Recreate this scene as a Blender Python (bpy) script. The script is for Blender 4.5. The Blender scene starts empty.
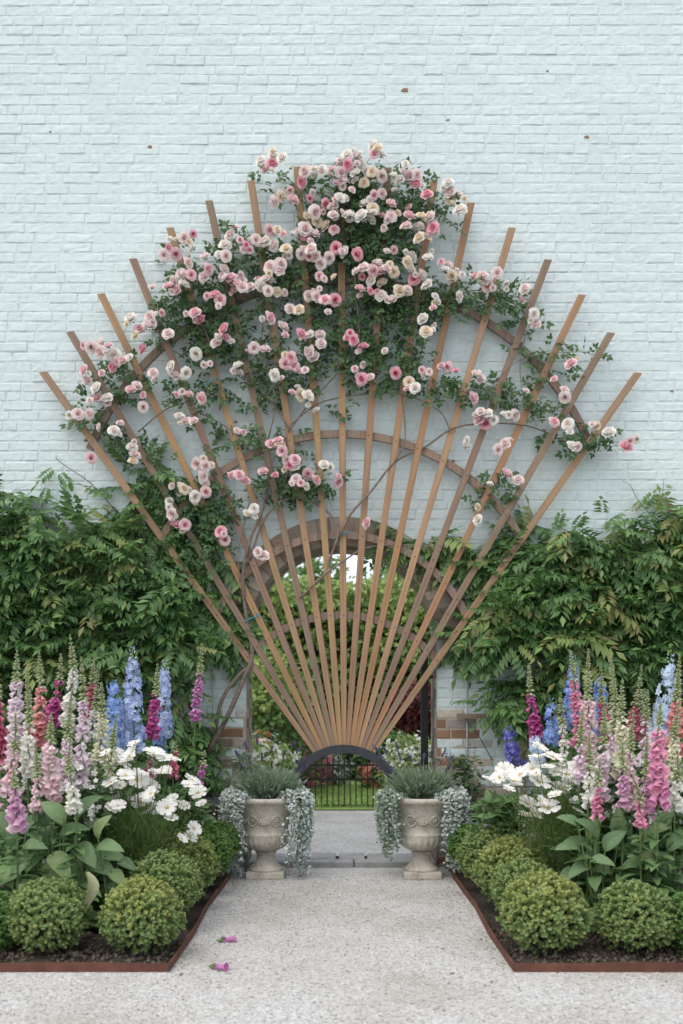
import bpy, math, random
import numpy as np

random.seed(7)
RNG = np.random.default_rng(7)
SC = bpy.context.scene
COL = SC.collection
R = math.radians

# ------------------------------------------------------------------ camera
CY, CZ, FP, HZ, CX = -7.6, 1.29, 1000.0, 697.0, 341.5
cd = bpy.data.cameras.new("camera")
cam = bpy.data.objects.new("camera", cd)
COL.objects.link(cam)
cam.location = (0, CY, CZ)
cam.rotation_euler = (R(90), 0, 0)
cd.sensor_fit = 'AUTO'
cd.sensor_width = 36
cd.lens = FP * 36 / 1024
cd.shift_y = (HZ - 512) / 1024
cd.clip_start = 0.05
cd.clip_end = 2000
cd.dof.use_dof = True
cd.dof.focus_distance = 7.0
cd.dof.aperture_fstop = 2.0
SC.camera = cam

# ------------------------------------------------------------------ light
SUN_EL, SUN_AZ = 60, 225          # degrees; azimuth from +Y clockwise, behind the camera
w = bpy.data.worlds.new("World")
SC.world = w
w.use_nodes = True
nt = w.node_tree
bg = nt.nodes['Background']
sky = nt.nodes.new('ShaderNodeTexSky')
sky.sky_type = 'NISHITA'
sky.sun_disc = False
sky.sun_elevation = R(SUN_EL)
sky.sun_rotation = R(SUN_AZ)
sky.air_density = 1.0
sky.dust_density = 5
sky.ozone_density = 0.6
sky.altitude = 50
cl = nt.nodes.new('ShaderNodeMix'); cl.data_type = 'RGBA'      # thin overcast over the clear sky
cl.inputs[0].default_value = 0.62
cl.inputs[7].default_value = (6.4, 6.7, 7.0, 1)
nt.links.new(sky.outputs[0], cl.inputs[6])
nt.links.new(cl.outputs[2], bg.inputs[0])
bg.inputs[1].default_value = 0.15
sl = bpy.data.lights.new("sun", 'SUN')
sl.energy = 1.0
sl.angle = R(80)
sl.color = (1.0, 0.955, 0.89)
so = bpy.data.objects.new("sun", sl)
COL.objects.link(so)
so.location = (0, -10, 20)
so.rotation_euler = (R(90 - SUN_EL), 0, R(180 - SUN_AZ))
SC.view_settings.view_transform = 'Standard'
SC.view_settings.look = 'None'
SC.view_settings.gamma = 1
SC.view_settings.use_curve_mapping = False
SC.view_settings.exposure = 0.62
SC.cycles.max_bounces = 8
SC.cycles.transparent_max_bounces = 4

# ------------------------------------------------------------------ helpers
def P(px, py, y):
    d = y - CY
    return np.array([(px - CX) / FP * d, y, CZ + (HZ - py) / FP * d])

def PG(px, py, z=0.0):
    """the point of height z that shows at that pixel"""
    d = (CZ - z) * FP / (py - HZ)
    return np.array([(px - CX) / FP * d, CY + d, z])

class MB:
    def __init__(s):
        s.V, s.L, s.S, s.M, s.n, s.C = [], [], [], [], 0, []
    def add(s, V, faces, mat=0, col=None):
        V = np.asarray(V, float).reshape(-1, 3)
        L = np.array([i for f in faces for i in f], int) + s.n
        S = np.array([len(f) for f in faces], int)
        s.V.append(V); s.L.append(L); s.S.append(S); s.M.append(np.full(len(S), mat)); s.n += len(V)
        s.C.append(np.tile(np.array(col if col is not None else (1, 1, 1, 1.), float), (len(V), 1)))
        return s
    def scatter(s, t, Rm, T, mat=0):
        V, L, S = t[:3]
        k, n = len(T), len(V)
        if k == 0:
            return s
        VV = np.einsum('kij,nj->kni', Rm, V) + np.asarray(T)[:, None, :]
        LL = (L[None] + (np.arange(k) * n)[:, None]).ravel() + s.n
        s.V.append(VV.reshape(-1, 3)); s.L.append(LL); s.S.append(np.tile(S, k))
        mm = t[3] if len(t) > 3 else np.zeros(len(S), int)
        s.M.append(np.tile(mm, k) + mat)
        s.C.append(np.ones((k * n, 4)))
        s.n += k * n
        return s
    def box(s, c, sz, mat=0, rot=None, col=None):
        x, y, z = [a / 2 for a in sz]
        V = np.array([[-x,-y,-z],[x,-y,-z],[x,y,-z],[-x,y,-z],[-x,-y,z],[x,-y,z],[x,y,z],[-x,y,z]])
        if rot is not None:
            V = V @ np.asarray(rot).T
        return s.add(V + np.asarray(c), [(3,2,1,0),(4,5,6,7),(0,1,5,4),(1,2,6,5),(2,3,7,6),(3,0,4,7)], mat, col)
    def tube(s, pts, r, sides=6, mat=0, res=4):
        pts = np.asarray(pts, float)
        r = np.asarray(r, float) if np.ndim(r) else np.full(len(pts), float(r))
        if len(pts) > 2 and res > 1:
            pts, r = smooth_line(pts, r, res)
        T = np.gradient(pts, axis=0)
        T /= np.linalg.norm(T, axis=1)[:, None] + 1e-12
        up = np.array([0.31, -0.87, 0.39])
        A = np.cross(T, up); A /= np.linalg.norm(A, axis=1)[:, None] + 1e-12
        B = np.cross(T, A)
        a = np.arange(sides) * 2 * math.pi / sides
        ring = pts[:, None, :] + r[:, None, None] * (np.cos(a)[None, :, None] * A[:, None, :] + np.sin(a)[None, :, None] * B[:, None, :])
        F = []
        m = len(pts)
        for i in range(m - 1):
            for j in range(sides):
                k = (j + 1) % sides
                F.append((i*sides+j, i*sides+k, (i+1)*sides+k, (i+1)*sides+j))
        F.append(tuple(range(sides))[::-1]); F.append(tuple((m-1)*sides + j for j in range(sides)))
        return s.add(ring.reshape(-1, 3), F, mat)
    def lathe(s, prof, seg=48, mat=0, rf=None, c=(0, 0, 0)):
        V, F = [], []
        for i, (r, z) in enumerate(prof):
            for j in range(seg):
                a = 2 * math.pi * j / seg
                q = rf(r, z, a) if rf else r
                V.append((c[0] + q * math.cos(a), c[1] + q * math.sin(a), c[2] + z))
        for i in range(len(prof) - 1):
            for j in range(seg):
                k = (j + 1) % seg
                F.append((i*seg+j, i*seg+k, (i+1)*seg+k, (i+1)*seg+j))
        return s.add(V, F, mat)
    def build(s, name, mats, parent=None, smooth=False, col=False, loc=None):
        V = np.concatenate(s.V); L = np.concatenate(s.L); S = np.concatenate(s.S); M = np.concatenate(s.M)
        me = bpy.data.meshes.new(name)
        me.vertices.add(len(V)); me.vertices.foreach_set('co', V.astype(np.float32).ravel())
        me.loops.add(len(L)); me.loops.foreach_set('vertex_index', L.astype(np.int32))
        me.polygons.add(len(S))
        st = np.concatenate([[0], np.cumsum(S)[:-1]])
        me.polygons.foreach_set('loop_start', st.astype(np.int32))
        me.polygons.foreach_set('material_index', M.astype(np.int32))
        me.polygons.foreach_set('use_smooth', np.full(len(S), smooth))
        if col:
            a = me.color_attributes.new('tint', 'FLOAT_COLOR', 'POINT')
            a.data.foreach_set('color', np.concatenate(s.C).astype(np.float32).ravel())
        me.update(calc_edges=True)
        me.validate()
        for m in (mats if isinstance(mats, (list, tuple)) else [mats]):
            me.materials.append(m)
        o = bpy.data.objects.new(name, me)
        COL.objects.link(o)
        if parent is not None:
            o.parent = parent
        if loc is not None:
            o.location = loc
        return o

def smooth_line(p, r, n):
    P0 = np.vstack([2*p[0]-p[1], p, 2*p[-1]-p[-2]])
    out, ro = [], []
    for i in range(len(p) - 1):
        a, b, c, d = P0[i:i+4]
        for k in range(n):
            t = k / n
            out.append(0.5*((2*b)+(-a+c)*t+(2*a-5*b+4*c-d)*t*t+(-a+3*b-3*c+d)*t**3))
            ro.append(r[i]*(1-t)+r[i+1]*t)
    out.append(p[-1]); ro.append(r[-1])
    return np.array(out), np.array(ro)

def tag(o, label=None, cat=None, group=None, kind=None):
    if label: o['label'] = label
    if cat: o['category'] = cat
    if group: o['group'] = group
    if kind: o['kind'] = kind
    return o

def empty(name, loc, label, cat, group=None, rz=0):
    o = bpy.data.objects.new(name, None)
    COL.objects.link(o)
    o.empty_display_size = 0.1
    o.location = loc
    o.rotation_euler = (0, 0, rz)
    return tag(o, label, cat, group)

def copy_tree(o, parent=None, loc=None):
    c = o.copy()
    COL.objects.link(c)
    if parent is not None: c.parent = parent
    if loc is not None: c.location = loc
    for ch in list(o.children):
        copy_tree(ch, c)
    return c

def unit(a):
    return a / (np.linalg.norm(a, axis=-1, keepdims=True) + 1e-12)

def frames(d, n, sc=1.0):
    d = unit(np.asarray(d, float)); n = np.asarray(n, float)
    z = unit(n - (n * d).sum(-1, keepdims=True) * d)
    y = np.cross(z, d)
    M = np.stack([d, y, z], axis=-1)
    sc = np.asarray(sc, float)
    return M * (sc[:, None, None] if sc.ndim else sc)

def rnd(k, s=1.0):
    return RNG.normal(0, s, (k, 3))

def T_(V, F, M=None):
    t = [np.array(V, float), np.array([i for f in F for i in f], int), np.array([len(f) for f in F], int)]
    if M is not None: t.append(np.array(M, int))
    return t

def join_t(ts):
    V, L, S, M, n = [], [], [], [], 0
    for t in ts:
        V.append(t[0]); L.append(t[1] + n); S.append(t[2]); n += len(t[0])
        M.append(t[3] if len(t) > 3 else np.zeros(len(t[2]), int))
    return [np.concatenate(V), np.concatenate(L), np.concatenate(S), np.concatenate(M)]

def xf(t, Rm, T):
    o = list(t); o[0] = t[0] @ np.asarray(Rm).T + np.asarray(T); return o

def leaf_t(w=0.28, bend=0.15, fold=0.25):
    def z(t): return -bend * t * t
    V = [(0, 0, 0), (.32, w, z(.32)+fold*w), (.32, 0, z(.32)), (.32, -w, z(.32)+fold*w),
         (.68, .75*w, z(.68)+fold*.75*w), (.68, 0, z(.68)), (.68, -.75*w, z(.68)+fold*.75*w), (1, 0, z(1))]
    return T_(V, [(0,2,1),(0,3,2),(1,2,5,4),(2,3,6,5),(4,5,7),(5,6,7)])

def leaf_s(w=0.3, bend=0.1, fold=0.2):
    V = [(0, 0, 0), (.45, w, fold*w - bend*.2), (.45, 0, -bend*.2), (.45, -w, fold*w - bend*.2), (1, 0, -bend)]
    return T_(V, [(0,2,1),(0,3,2),(1,2,4),(2,3,4)])

def rot_to(d, n):
    return frames(np.array([d], float), np.array([n], float))[0]

def compound(pairs=5, ll=0.34, w=0.19, droop=0.5, seed=0):
    r = random.Random(seed); ts = []
    for i in range(pairs):
        t = 0.22 + 0.70 * i / (pairs - 0.2)
        c = np.array([t, 0, -droop * 0.35 * t * t])
        for s in (1, -1):
            d = (0.62 + r.uniform(-.12, .12), s, -0.25 - droop*0.5 + r.uniform(-.2, .2))
            L = ll * (0.85 + 0.3*math.sin(math.pi*(i+1)/(pairs+1))) * r.uniform(.88, 1.1)
            ts.append(xf(leaf_s(w, .15, .3), rot_to(d, (0, 0, 1)) * L, c))
    ts.append(xf(leaf_s(w, .1, .25), rot_to((1, 0, -droop*.6), (0, 0, 1)) * ll, (0.95, 0, -droop*.33)))
    return join_t(ts)

def snoise(p, f=1.0, seed=0.0):
    x, y, z = p[..., 0]*f + seed, p[..., 1]*f + seed*1.7, p[..., 2]*f - seed
    return (np.sin(x*1.7+1.3*np.sin(y*1.1+z)) + np.sin(y*2.1+1.1*np.sin(z*1.3+x*.7)) + np.sin(z*1.9+1.2*np.sin(x*1.5+y*.9)))/3

# ------------------------------------------------------------------ materials
MATS = {}
def nmat(name):
    m = bpy.data.materials.new(name); m.use_nodes = True
    n = m.node_tree
    return m, n, n.nodes['Principled BSDF']

def ramp(n, src, stops):
    cr = n.nodes.new('ShaderNodeValToRGB')
    e = cr.color_ramp.elements
    while len(e) < len(stops): e.new(0.5)
    for el, (p, c) in zip(e, stops):
        el.position = p; el.color = (*c, 1)
    n.links.new(src, cr.inputs[0])
    return cr.outputs[0]

def noise(n, scale, detail=4, rough=.55, dist=0, coord='Object'):
    tc = n.nodes.new('ShaderNodeTexCoord')
    x = n.nodes.new('ShaderNodeTexNoise')
    x.inputs['Scale'].default_value = scale; x.inputs['Detail'].default_value = detail
    x.inputs['Roughness'].default_value = rough; x.inputs['Distortion'].default_value = dist
    n.links.new(tc.outputs[coord], x.inputs['Vector'])
    return x.outputs['Fac']

def bump(n, b, h, strength=.4, dist=.01):
    k = n.nodes.new('ShaderNodeBump')
    k.inputs['Strength'].default_value = strength; k.inputs['Distance'].default_value = dist
    n.links.new(h, k.inputs['Height']); n.links.new(k.outputs[0], b.inputs['Normal'])

def mixc(n, a, b, f, blend='MIX'):
    x = n.nodes.new('ShaderNodeMix'); x.data_type = 'RGBA'; x.blend_type = blend
    for i, v in ((0, f), (6, a), (7, b)):
        if hasattr(v, 'is_linked') or hasattr(v, 'links'): n.links.new(v, x.inputs[i])
        elif i == 0: x.inputs[0].default_value = v
        else: x.inputs[i].default_value = (*v, 1)
    return x.outputs[2]

def leaf_mat(name, stops, rough=.5, trans=.36, spec=.35):
    m, n, b = nmat(name)
    g = n.nodes.new('ShaderNodeNewGeometry')
    k = len(stops)
    c = ramp(n, g.outputs['Random Per Island'], [(i/(k-1) if k > 1 else 0, s) for i, s in enumerate(stops)])
    n.links.new(c, b.inputs['Base Color'])
    b.inputs['Roughness'].default_value = rough
    b.inputs['Specular IOR Level'].default_value = spec
    t = n.nodes.new('ShaderNodeBsdfTranslucent'); n.links.new(c, t.inputs[0])
    x = n.nodes.new('ShaderNodeMixShader'); x.inputs[0].default_value = trans
    out = n.nodes['Material Output']
    n.links.new(b.outputs[0], x.inputs[1]); n.links.new(t.outputs[0], x.inputs[2]); n.links.new(x.outputs[0], out.inputs[0])
    return m

def plain(name, c1, c2, scale=20, rough=.7, bs=.3, bd=.004, metal=0):
    m, n, b = nmat(name)
    f = noise(n, scale, 6)
    n.links.new(ramp(n, f, [(.3, c1), (.7, c2)]), b.inputs['Base Color'])
    b.inputs['Roughness'].default_value = rough; b.inputs['Metallic'].default_value = metal
    if bs: bump(n, b, noise(n, scale*3, 5), bs, bd)
    return m

m_wist = leaf_mat('wisteria_leaf', rough=.42, spec=.5, stops=[(.06,.14,.05),(.095,.20,.065),(.15,.27,.085),(.08,.17,.065),(.20,.32,.10)])
m_wist_new = leaf_mat('wisteria_young_leaf', [(.22,.32,.09),(.30,.30,.12),(.20,.32,.09),(.24,.21,.10),(.24,.34,.11)])
m_rose_leaf = leaf_mat('rose_leaf', [(.05,.11,.045),(.075,.15,.06),(.12,.20,.08),(.055,.12,.05)])
m_box = leaf_mat('box_leaf', [(.20,.30,.11),(.28,.38,.145),(.36,.46,.19),(.22,.32,.12)])
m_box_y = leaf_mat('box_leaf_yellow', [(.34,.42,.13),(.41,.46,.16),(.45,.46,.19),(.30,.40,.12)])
m_box_dk = leaf_mat('box_leaf_green', [(.12,.24,.07),(.17,.31,.09),(.23,.37,.12),(.14,.27,.08)])
def broad_mat():
    m, n, b = nmat('broad_leaf')
    oi = n.nodes.new('ShaderNodeObjectInfo')
    c = ramp(n, oi.outputs['Random'], [(0,(.10,.175,.085)),(.35,(.14,.235,.12)),(.7,(.19,.285,.145)),(1,(.23,.30,.13))])
    tc = n.nodes.new('ShaderNodeTexCoord'); sp = n.nodes.new('ShaderNodeSeparateXYZ'); n.links.new(tc.outputs['Object'], sp.inputs[0])
    def M(op, a, b_=None):
        k = n.nodes.new('ShaderNodeMath'); k.operation = op
        for i, v in enumerate((a, b_)):
            if v is None: continue
            if isinstance(v, (int, float)): k.inputs[i].default_value = v
            else: n.links.new(v, k.inputs[i])
        return k.outputs[0]
    ay = M('ABSOLUTE', sp.outputs[1])
    mid = M('LESS_THAN', ay, .012)
    side = M('POWER', M('ABSOLUTE', M('SINE', M('SUBTRACT', M('MULTIPLY', sp.outputs[0], 26.0), M('MULTIPLY', ay, 30.0)))), 14.0)
    side = M('MULTIPLY', M('SUBTRACT', 1.0, M('ABSOLUTE', M('SINE', M('SUBTRACT', M('MULTIPLY', sp.outputs[0], 26.0), M('MULTIPLY', ay, 30.0))))), 1.0)
    side = M('POWER', side, 5.0)
    v = M('MINIMUM', M('ADD', M('MULTIPLY', mid, .55), M('MULTIPLY', side, .28)), 1.0)
    c = mixc(n, c, (.30,.38,.22), v)
    c = mixc(n, c, ramp(n, noise(n, 5, 5), [(.3,(.78,.80,.72)),(.65,(1.05,1.05,1.0))]), 1, 'MULTIPLY')
    n.links.new(c, b.inputs['Base Color']); b.inputs['Roughness'].default_value = .55; b.inputs['Specular IOR Level'].default_value = .3
    bump(n, b, v, -.4, .03)
    t = n.nodes.new('ShaderNodeBsdfTranslucent'); n.links.new(c, t.inputs[0])
    x = n.nodes.new('ShaderNodeMixShader'); x.inputs[0].default_value = .25
    n.links.new(b.outputs[0], x.inputs[1]); n.links.new(t.outputs[0], x.inputs[2]); n.links.new(x.outputs[0], n.nodes['Material Output'].inputs[0])
    return m
m_broad = broad_mat()
m_fox_leaf = leaf_mat('foxglove_leaf', [(.11,.20,.075),(.15,.26,.10),(.085,.17,.06),(.19,.30,.13)], .55)
m_stem = plain('green_stem', (.06,.12,.03), (.12,.18,.06), 30, .6, 0)
m_feather = leaf_mat('feathery_leaf', [(.10,.18,.05),(.15,.24,.07),(.20,.28,.09)])
m_lav = leaf_mat('lavender_leaf', [(.21,.29,.19),(.29,.37,.26),(.17,.25,.15)])
m_lavf = leaf_mat('lavender_flower', [(.12,.10,.20),(.20,.17,.30),(.09,.08,.15)])
m_silver = leaf_mat('silver_leaf', [(.42,.48,.45),(.55,.60,.57),(.30,.37,.33),(.62,.66,.64)], .7, .1)
m_silver_g = leaf_mat('silver_green_leaf', [(.18,.26,.17),(.34,.41,.35),(.12,.20,.12),(.48,.53,.49)], .7, .1)
m_cane = plain('rose_cane', (.10,.08,.06), (.22,.175,.14), 40, .8)
m_bark = plain('bark', (.05,.04,.03), (.13,.10,.075), 14, .9, .6, .02)
m_bush = leaf_mat('shrub_leaf', [(.07,.15,.045),(.12,.22,.065),(.18,.28,.09),(.085,.18,.055)])
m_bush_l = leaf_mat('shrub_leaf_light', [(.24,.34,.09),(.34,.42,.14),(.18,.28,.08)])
m_maple = leaf_mat('maple_leaf', [(.10,.02,.025),(.16,.035,.04),(.07,.02,.025)])
m_grass = leaf_mat('grass_blade', [(.20,.32,.08),(.27,.39,.11),(.31,.40,.15)])
m_yellow = plain('pollen', (.5,.28,.02), (.62,.38,.05), 200, .8, 0)
def petal(name, *c):
    return leaf_mat(name, list(c), .6, .3, .2)
m_white = petal('white_petal', (.80,.79,.74),(.84,.83,.80),(.76,.76,.72))
m_bud = petal('green_bud', (.30,.36,.17),(.42,.46,.27),(.52,.53,.36),(.24,.32,.12))

ROSE = {'w': ((.90,.87,.83),(.89,.79,.72)), 'p': ((.90,.80,.78),(.89,.66,.66)), 'k': ((.89,.68,.70),(.85,.48,.53)),
        'd': ((.87,.54,.60),(.79,.28,.39)), 'y': ((.88,.80,.68),(.86,.70,.52))}
ROSE_M = {}
for k, (a, b_) in ROSE.items():
    v = lambda c, f: tuple(min(.9, x*f) for x in c)
    ROSE_M[k] = [petal('rose_petal_'+k, v(a, .93), a, v(a, 1.06)), petal('rose_heart_'+k, v(b_, .9), b_, v(b_, 1.12)), m_rose_leaf]

def wood():
    m, n, b = nmat('weathered_timber')
    oi = n.nodes.new('ShaderNodeObjectInfo')
    tc = n.nodes.new('ShaderNodeTexCoord'); mp = n.nodes.new('ShaderNodeMapping')
    n.links.new(tc.outputs['Object'], mp.inputs[0])
    mp.inputs['Scale'].default_value = (60, 60, 2.2)
    ns = n.nodes.new('ShaderNodeTexNoise'); ns.inputs['Scale'].default_value = 1; ns.inputs['Detail'].default_value = 6
    n.links.new(mp.outputs[0], ns.inputs['Vector'])
    big = noise(n, 1.1, 3)
    grain = ramp(n, ns.outputs['Fac'], [(.25, (.55,.55,.55)), (.55, (1,1,1)), (.8, (1.12,1.1,1.08))])
    c = mixc(n, oi.outputs['Color'], grain, 1.0, 'MULTIPLY')
    grey = mixc(n, c, (.20,.155,.125), ramp(n, big, [(.45, (0,0,0)), (.75, (.55,.55,.55))]))
    n.links.new(grey, b.inputs['Base Color'])
    b.inputs['Roughness'].default_value = .75
    bump(n, b, ns.outputs['Fac'], .25, .003)
    return m
m_wood = wood()
m_iron = plain('black_iron', (.006,.007,.008), (.014,.015,.017), 30, .55, .1)
m_steel = plain('dark_steel', (.012,.016,.022), (.03,.036,.045), 12, .5, .1)
m_rust = plain('rusted_steel', (.07,.025,.016), (.14,.055,.034), 9, .85, .3)
m_wire = plain('galvanised_wire', (.10,.10,.10), (.2,.2,.2), 30, .6, 0)
m_twine = plain('blue_twine', (.03,.22,.30), (.05,.30,.38), 60, .8, 0)

def wall_mat():
    m, n, b = nmat('painted_brick')
    a = n.nodes.new('ShaderNodeAttribute'); a.attribute_name = 'tint'
    f1 = noise(n, .9, 7, .62); f2 = noise(n, 24, 7, .6); f3 = noise(n, 90, 5)
    c = mixc(n, a.outputs['Color'], ramp(n, f1, [(.3, (.925,.935,.945)), (.5, (.99,.99,.99)), (.7, (1.03,1.025,1.01))]), 1, 'MULTIPLY')
    c = mixc(n, c, ramp(n, f2, [(.28, (.86,.86,.85)), (.5, (1,1,1)), (.75, (1.03,1.03,1.03))]), 1, 'MULTIPLY')
    n.links.new(c, b.inputs['Base Color'])
    b.inputs['Roughness'].default_value = .72
    b.inputs['Specular IOR Level'].default_value = .3
    s = n.nodes.new('ShaderNodeMath'); s.operation = 'ADD'
    n.links.new(f2, s.inputs[0])
    s2 = n.nodes.new('ShaderNodeMath'); s2.operation = 'MULTIPLY'; s2.inputs[1].default_value = .35
    n.links.new(f3, s2.inputs[0]); n.links.new(s2.outputs[0], s.inputs[1])
    bump(n, b, s.outputs[0], .28, .005)
    return m
m_wall = wall_mat()

def gravel_mat():
    m, n, b = nmat('pale_gravel')
    tc = n.nodes.new('ShaderNodeTexCoord')
    def vor(scale):
        v = n.nodes.new('ShaderNodeTexVoronoi'); v.inputs['Scale'].default_value = scale
        n.links.new(tc.outputs['Object'], v.inputs['Vector']); return v
    v1, v2 = vor(92), vor(190)
    sep = n.nodes.new('ShaderNodeSeparateColor'); n.links.new(v1.outputs['Color'], sep.inputs[0])
    c = ramp(n, sep.outputs[0], [(0, (.19,.18,.17)), (.06, (.38,.37,.355)), (.35, (.50,.495,.485)), (.8, (.59,.585,.58)), (1, (.67,.67,.665))])
    big = noise(n, 1.6, 6, .6)
    c = mixc(n, c, ramp(n, big, [(.34, (.80,.77,.72)), (.48, (.93,.92,.90)), (.60, (1,1,1))]), 1, 'MULTIPLY')
    n.links.new(c, b.inputs['Base Color'])
    b.inputs['Roughness'].default_value = .9
    s = n.nodes.new('ShaderNodeMath'); s.operation = 'ADD'
    n.links.new(v1.outputs['Distance'], s.inputs[0]); n.links.new(v2.outputs['Distance'], s.inputs[1])
    k = n.nodes.new('ShaderNodeBump'); k.invert = True; k.inputs['Strength'].default_value = .8; k.inputs['Distance'].default_value = .007
    n.links.new(s.outputs[0], k.inputs['Height']); n.links.new(k.outputs[0], b.inputs['Normal'])
    return m
m_gravel = gravel_mat()
m_pebble = leaf_mat('pebble', [(.26,.245,.23),(.46,.45,.44),(.55,.545,.535),(.38,.365,.345),(.60,.60,.59)], .85, 0)
m_soil = plain('dark_soil', (.022,.016,.011), (.06,.045,.033), 28, .95, 1, .03)
m_lawn = plain('lawn_green', (.16,.26,.06), (.25,.35,.10), 6, .9, .6, .03)
m_stone = plain('grey_flagstone', (.20,.205,.21), (.33,.33,.33), 9, .8, .4)
m_urn = None
def urn_mat():
    m, n, b = nmat('weathered_cast_stone')
    f = noise(n, 7, 8, .65); f2 = noise(n, 45, 6)
    c = ramp(n, f, [(.28, (.24,.215,.175)), (.45, (.45,.41,.35)), (.62, (.56,.52,.455)), (.8, (.62,.585,.53))])
    c = mixc(n, c, ramp(n, f2, [(.3, (.78,.77,.74)), (.6, (1,1,1))]), 1, 'MULTIPLY')
    n.links.new(c, b.inputs['Base Color']); b.inputs['Roughness'].default_value = .9
    bump(n, b, f2, .35, .006)
    return m
m_urn = urn_mat()

# ------------------------------------------------------------------ ground
def sheet(name, pts, z, m):
    mb = MB(); mb.add([(x, y, z) for x, y in pts], [tuple(range(len(pts)))])
    return tag(mb.build(name, m), kind='structure')
sheet('gravel_ground', [(-300,-60),(300,-60),(300,400),(-300,400)], 0, m_gravel)
sheet('lawn', [(-30,3.75),(30,3.75),(30,60),(-30,60)], .012, m_lawn)
EDGE_Y, EDGE_X = -2.91, 0.81
def soil_bed(s):
    mb = MB(); nx, ny = 60, 60
    xs = np.linspace(EDGE_X + .004, 5.0, nx); ys = np.linspace(EDGE_Y + .004, -0.012, ny)
    X, Y = np.meshgrid(xs, ys); p = np.stack([X*s, Y, X*0], -1)
    Z = .022 + .014*snoise(p, 9) + .008*snoise(p, 31, 3)
    p[..., 2] = Z
    F = [(j*nx+i, j*nx+i+1, (j+1)*nx+i+1, (j+1)*nx+i) for j in range(ny-1) for i in range(nx-1)]
    mb.add(p.reshape(-1, 3), F)
    return tag(mb.build('soil', m_soil, smooth=True), kind='structure')
soil_bed(-1); soil_bed(1)

# ------------------------------------------------------------------ wall
HALF, SPR, THK, RING = 0.72, 1.72, 0.45, 0.215
WX, WTOP, CH = 4.6, 7.3, 0.0752
wall = empty('brick_wall', (0, 0, 0), 'tall brick wall painted pale blue, pierced by a round arched gateway', 'wall')
PAINT = np.array((.545, .622, .625))
BARE = [(.31,.25,.18),(.37,.31,.23),(.23,.18,.14),(.25,.14,.09),(.34,.30,.25),(.42,.37,.31),(.30,.27,.24)]
def half_open(z, extra=0.0):
    if z < SPR: return HALF + extra
    d = (HALF + extra)**2 - (z - SPR)**2
    return math.sqrt(d) if d > 0 else 0
def tint_at(x, z, r):
    ax = abs(x)
    pbare = 0.0
    if z < 1.05 and ax < 1.08: pbare = .85
    elif z < 1.75 and ax < 1.0: pbare = .10
    if z < .62: pbare = max(pbare, .75)
    if 1.62 < z < 1.72 and ax < 1.0: pbare = .9
    if 1.04 < z < 1.17 and ax < 1.0 and x > 0: pbare = .95
    if r.random() < pbare:
        c = np.array(r.choice(BARE)) * r.uniform(.8, 1.15)
        if r.random() < .2: c = c*.5 + PAINT*.45
        return c
    return PAINT * r.uniform(.965, 1.02)
rw = random.Random(3)
mb = MB(); mort = MB()
nz = int(WTOP / CH)
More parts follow.
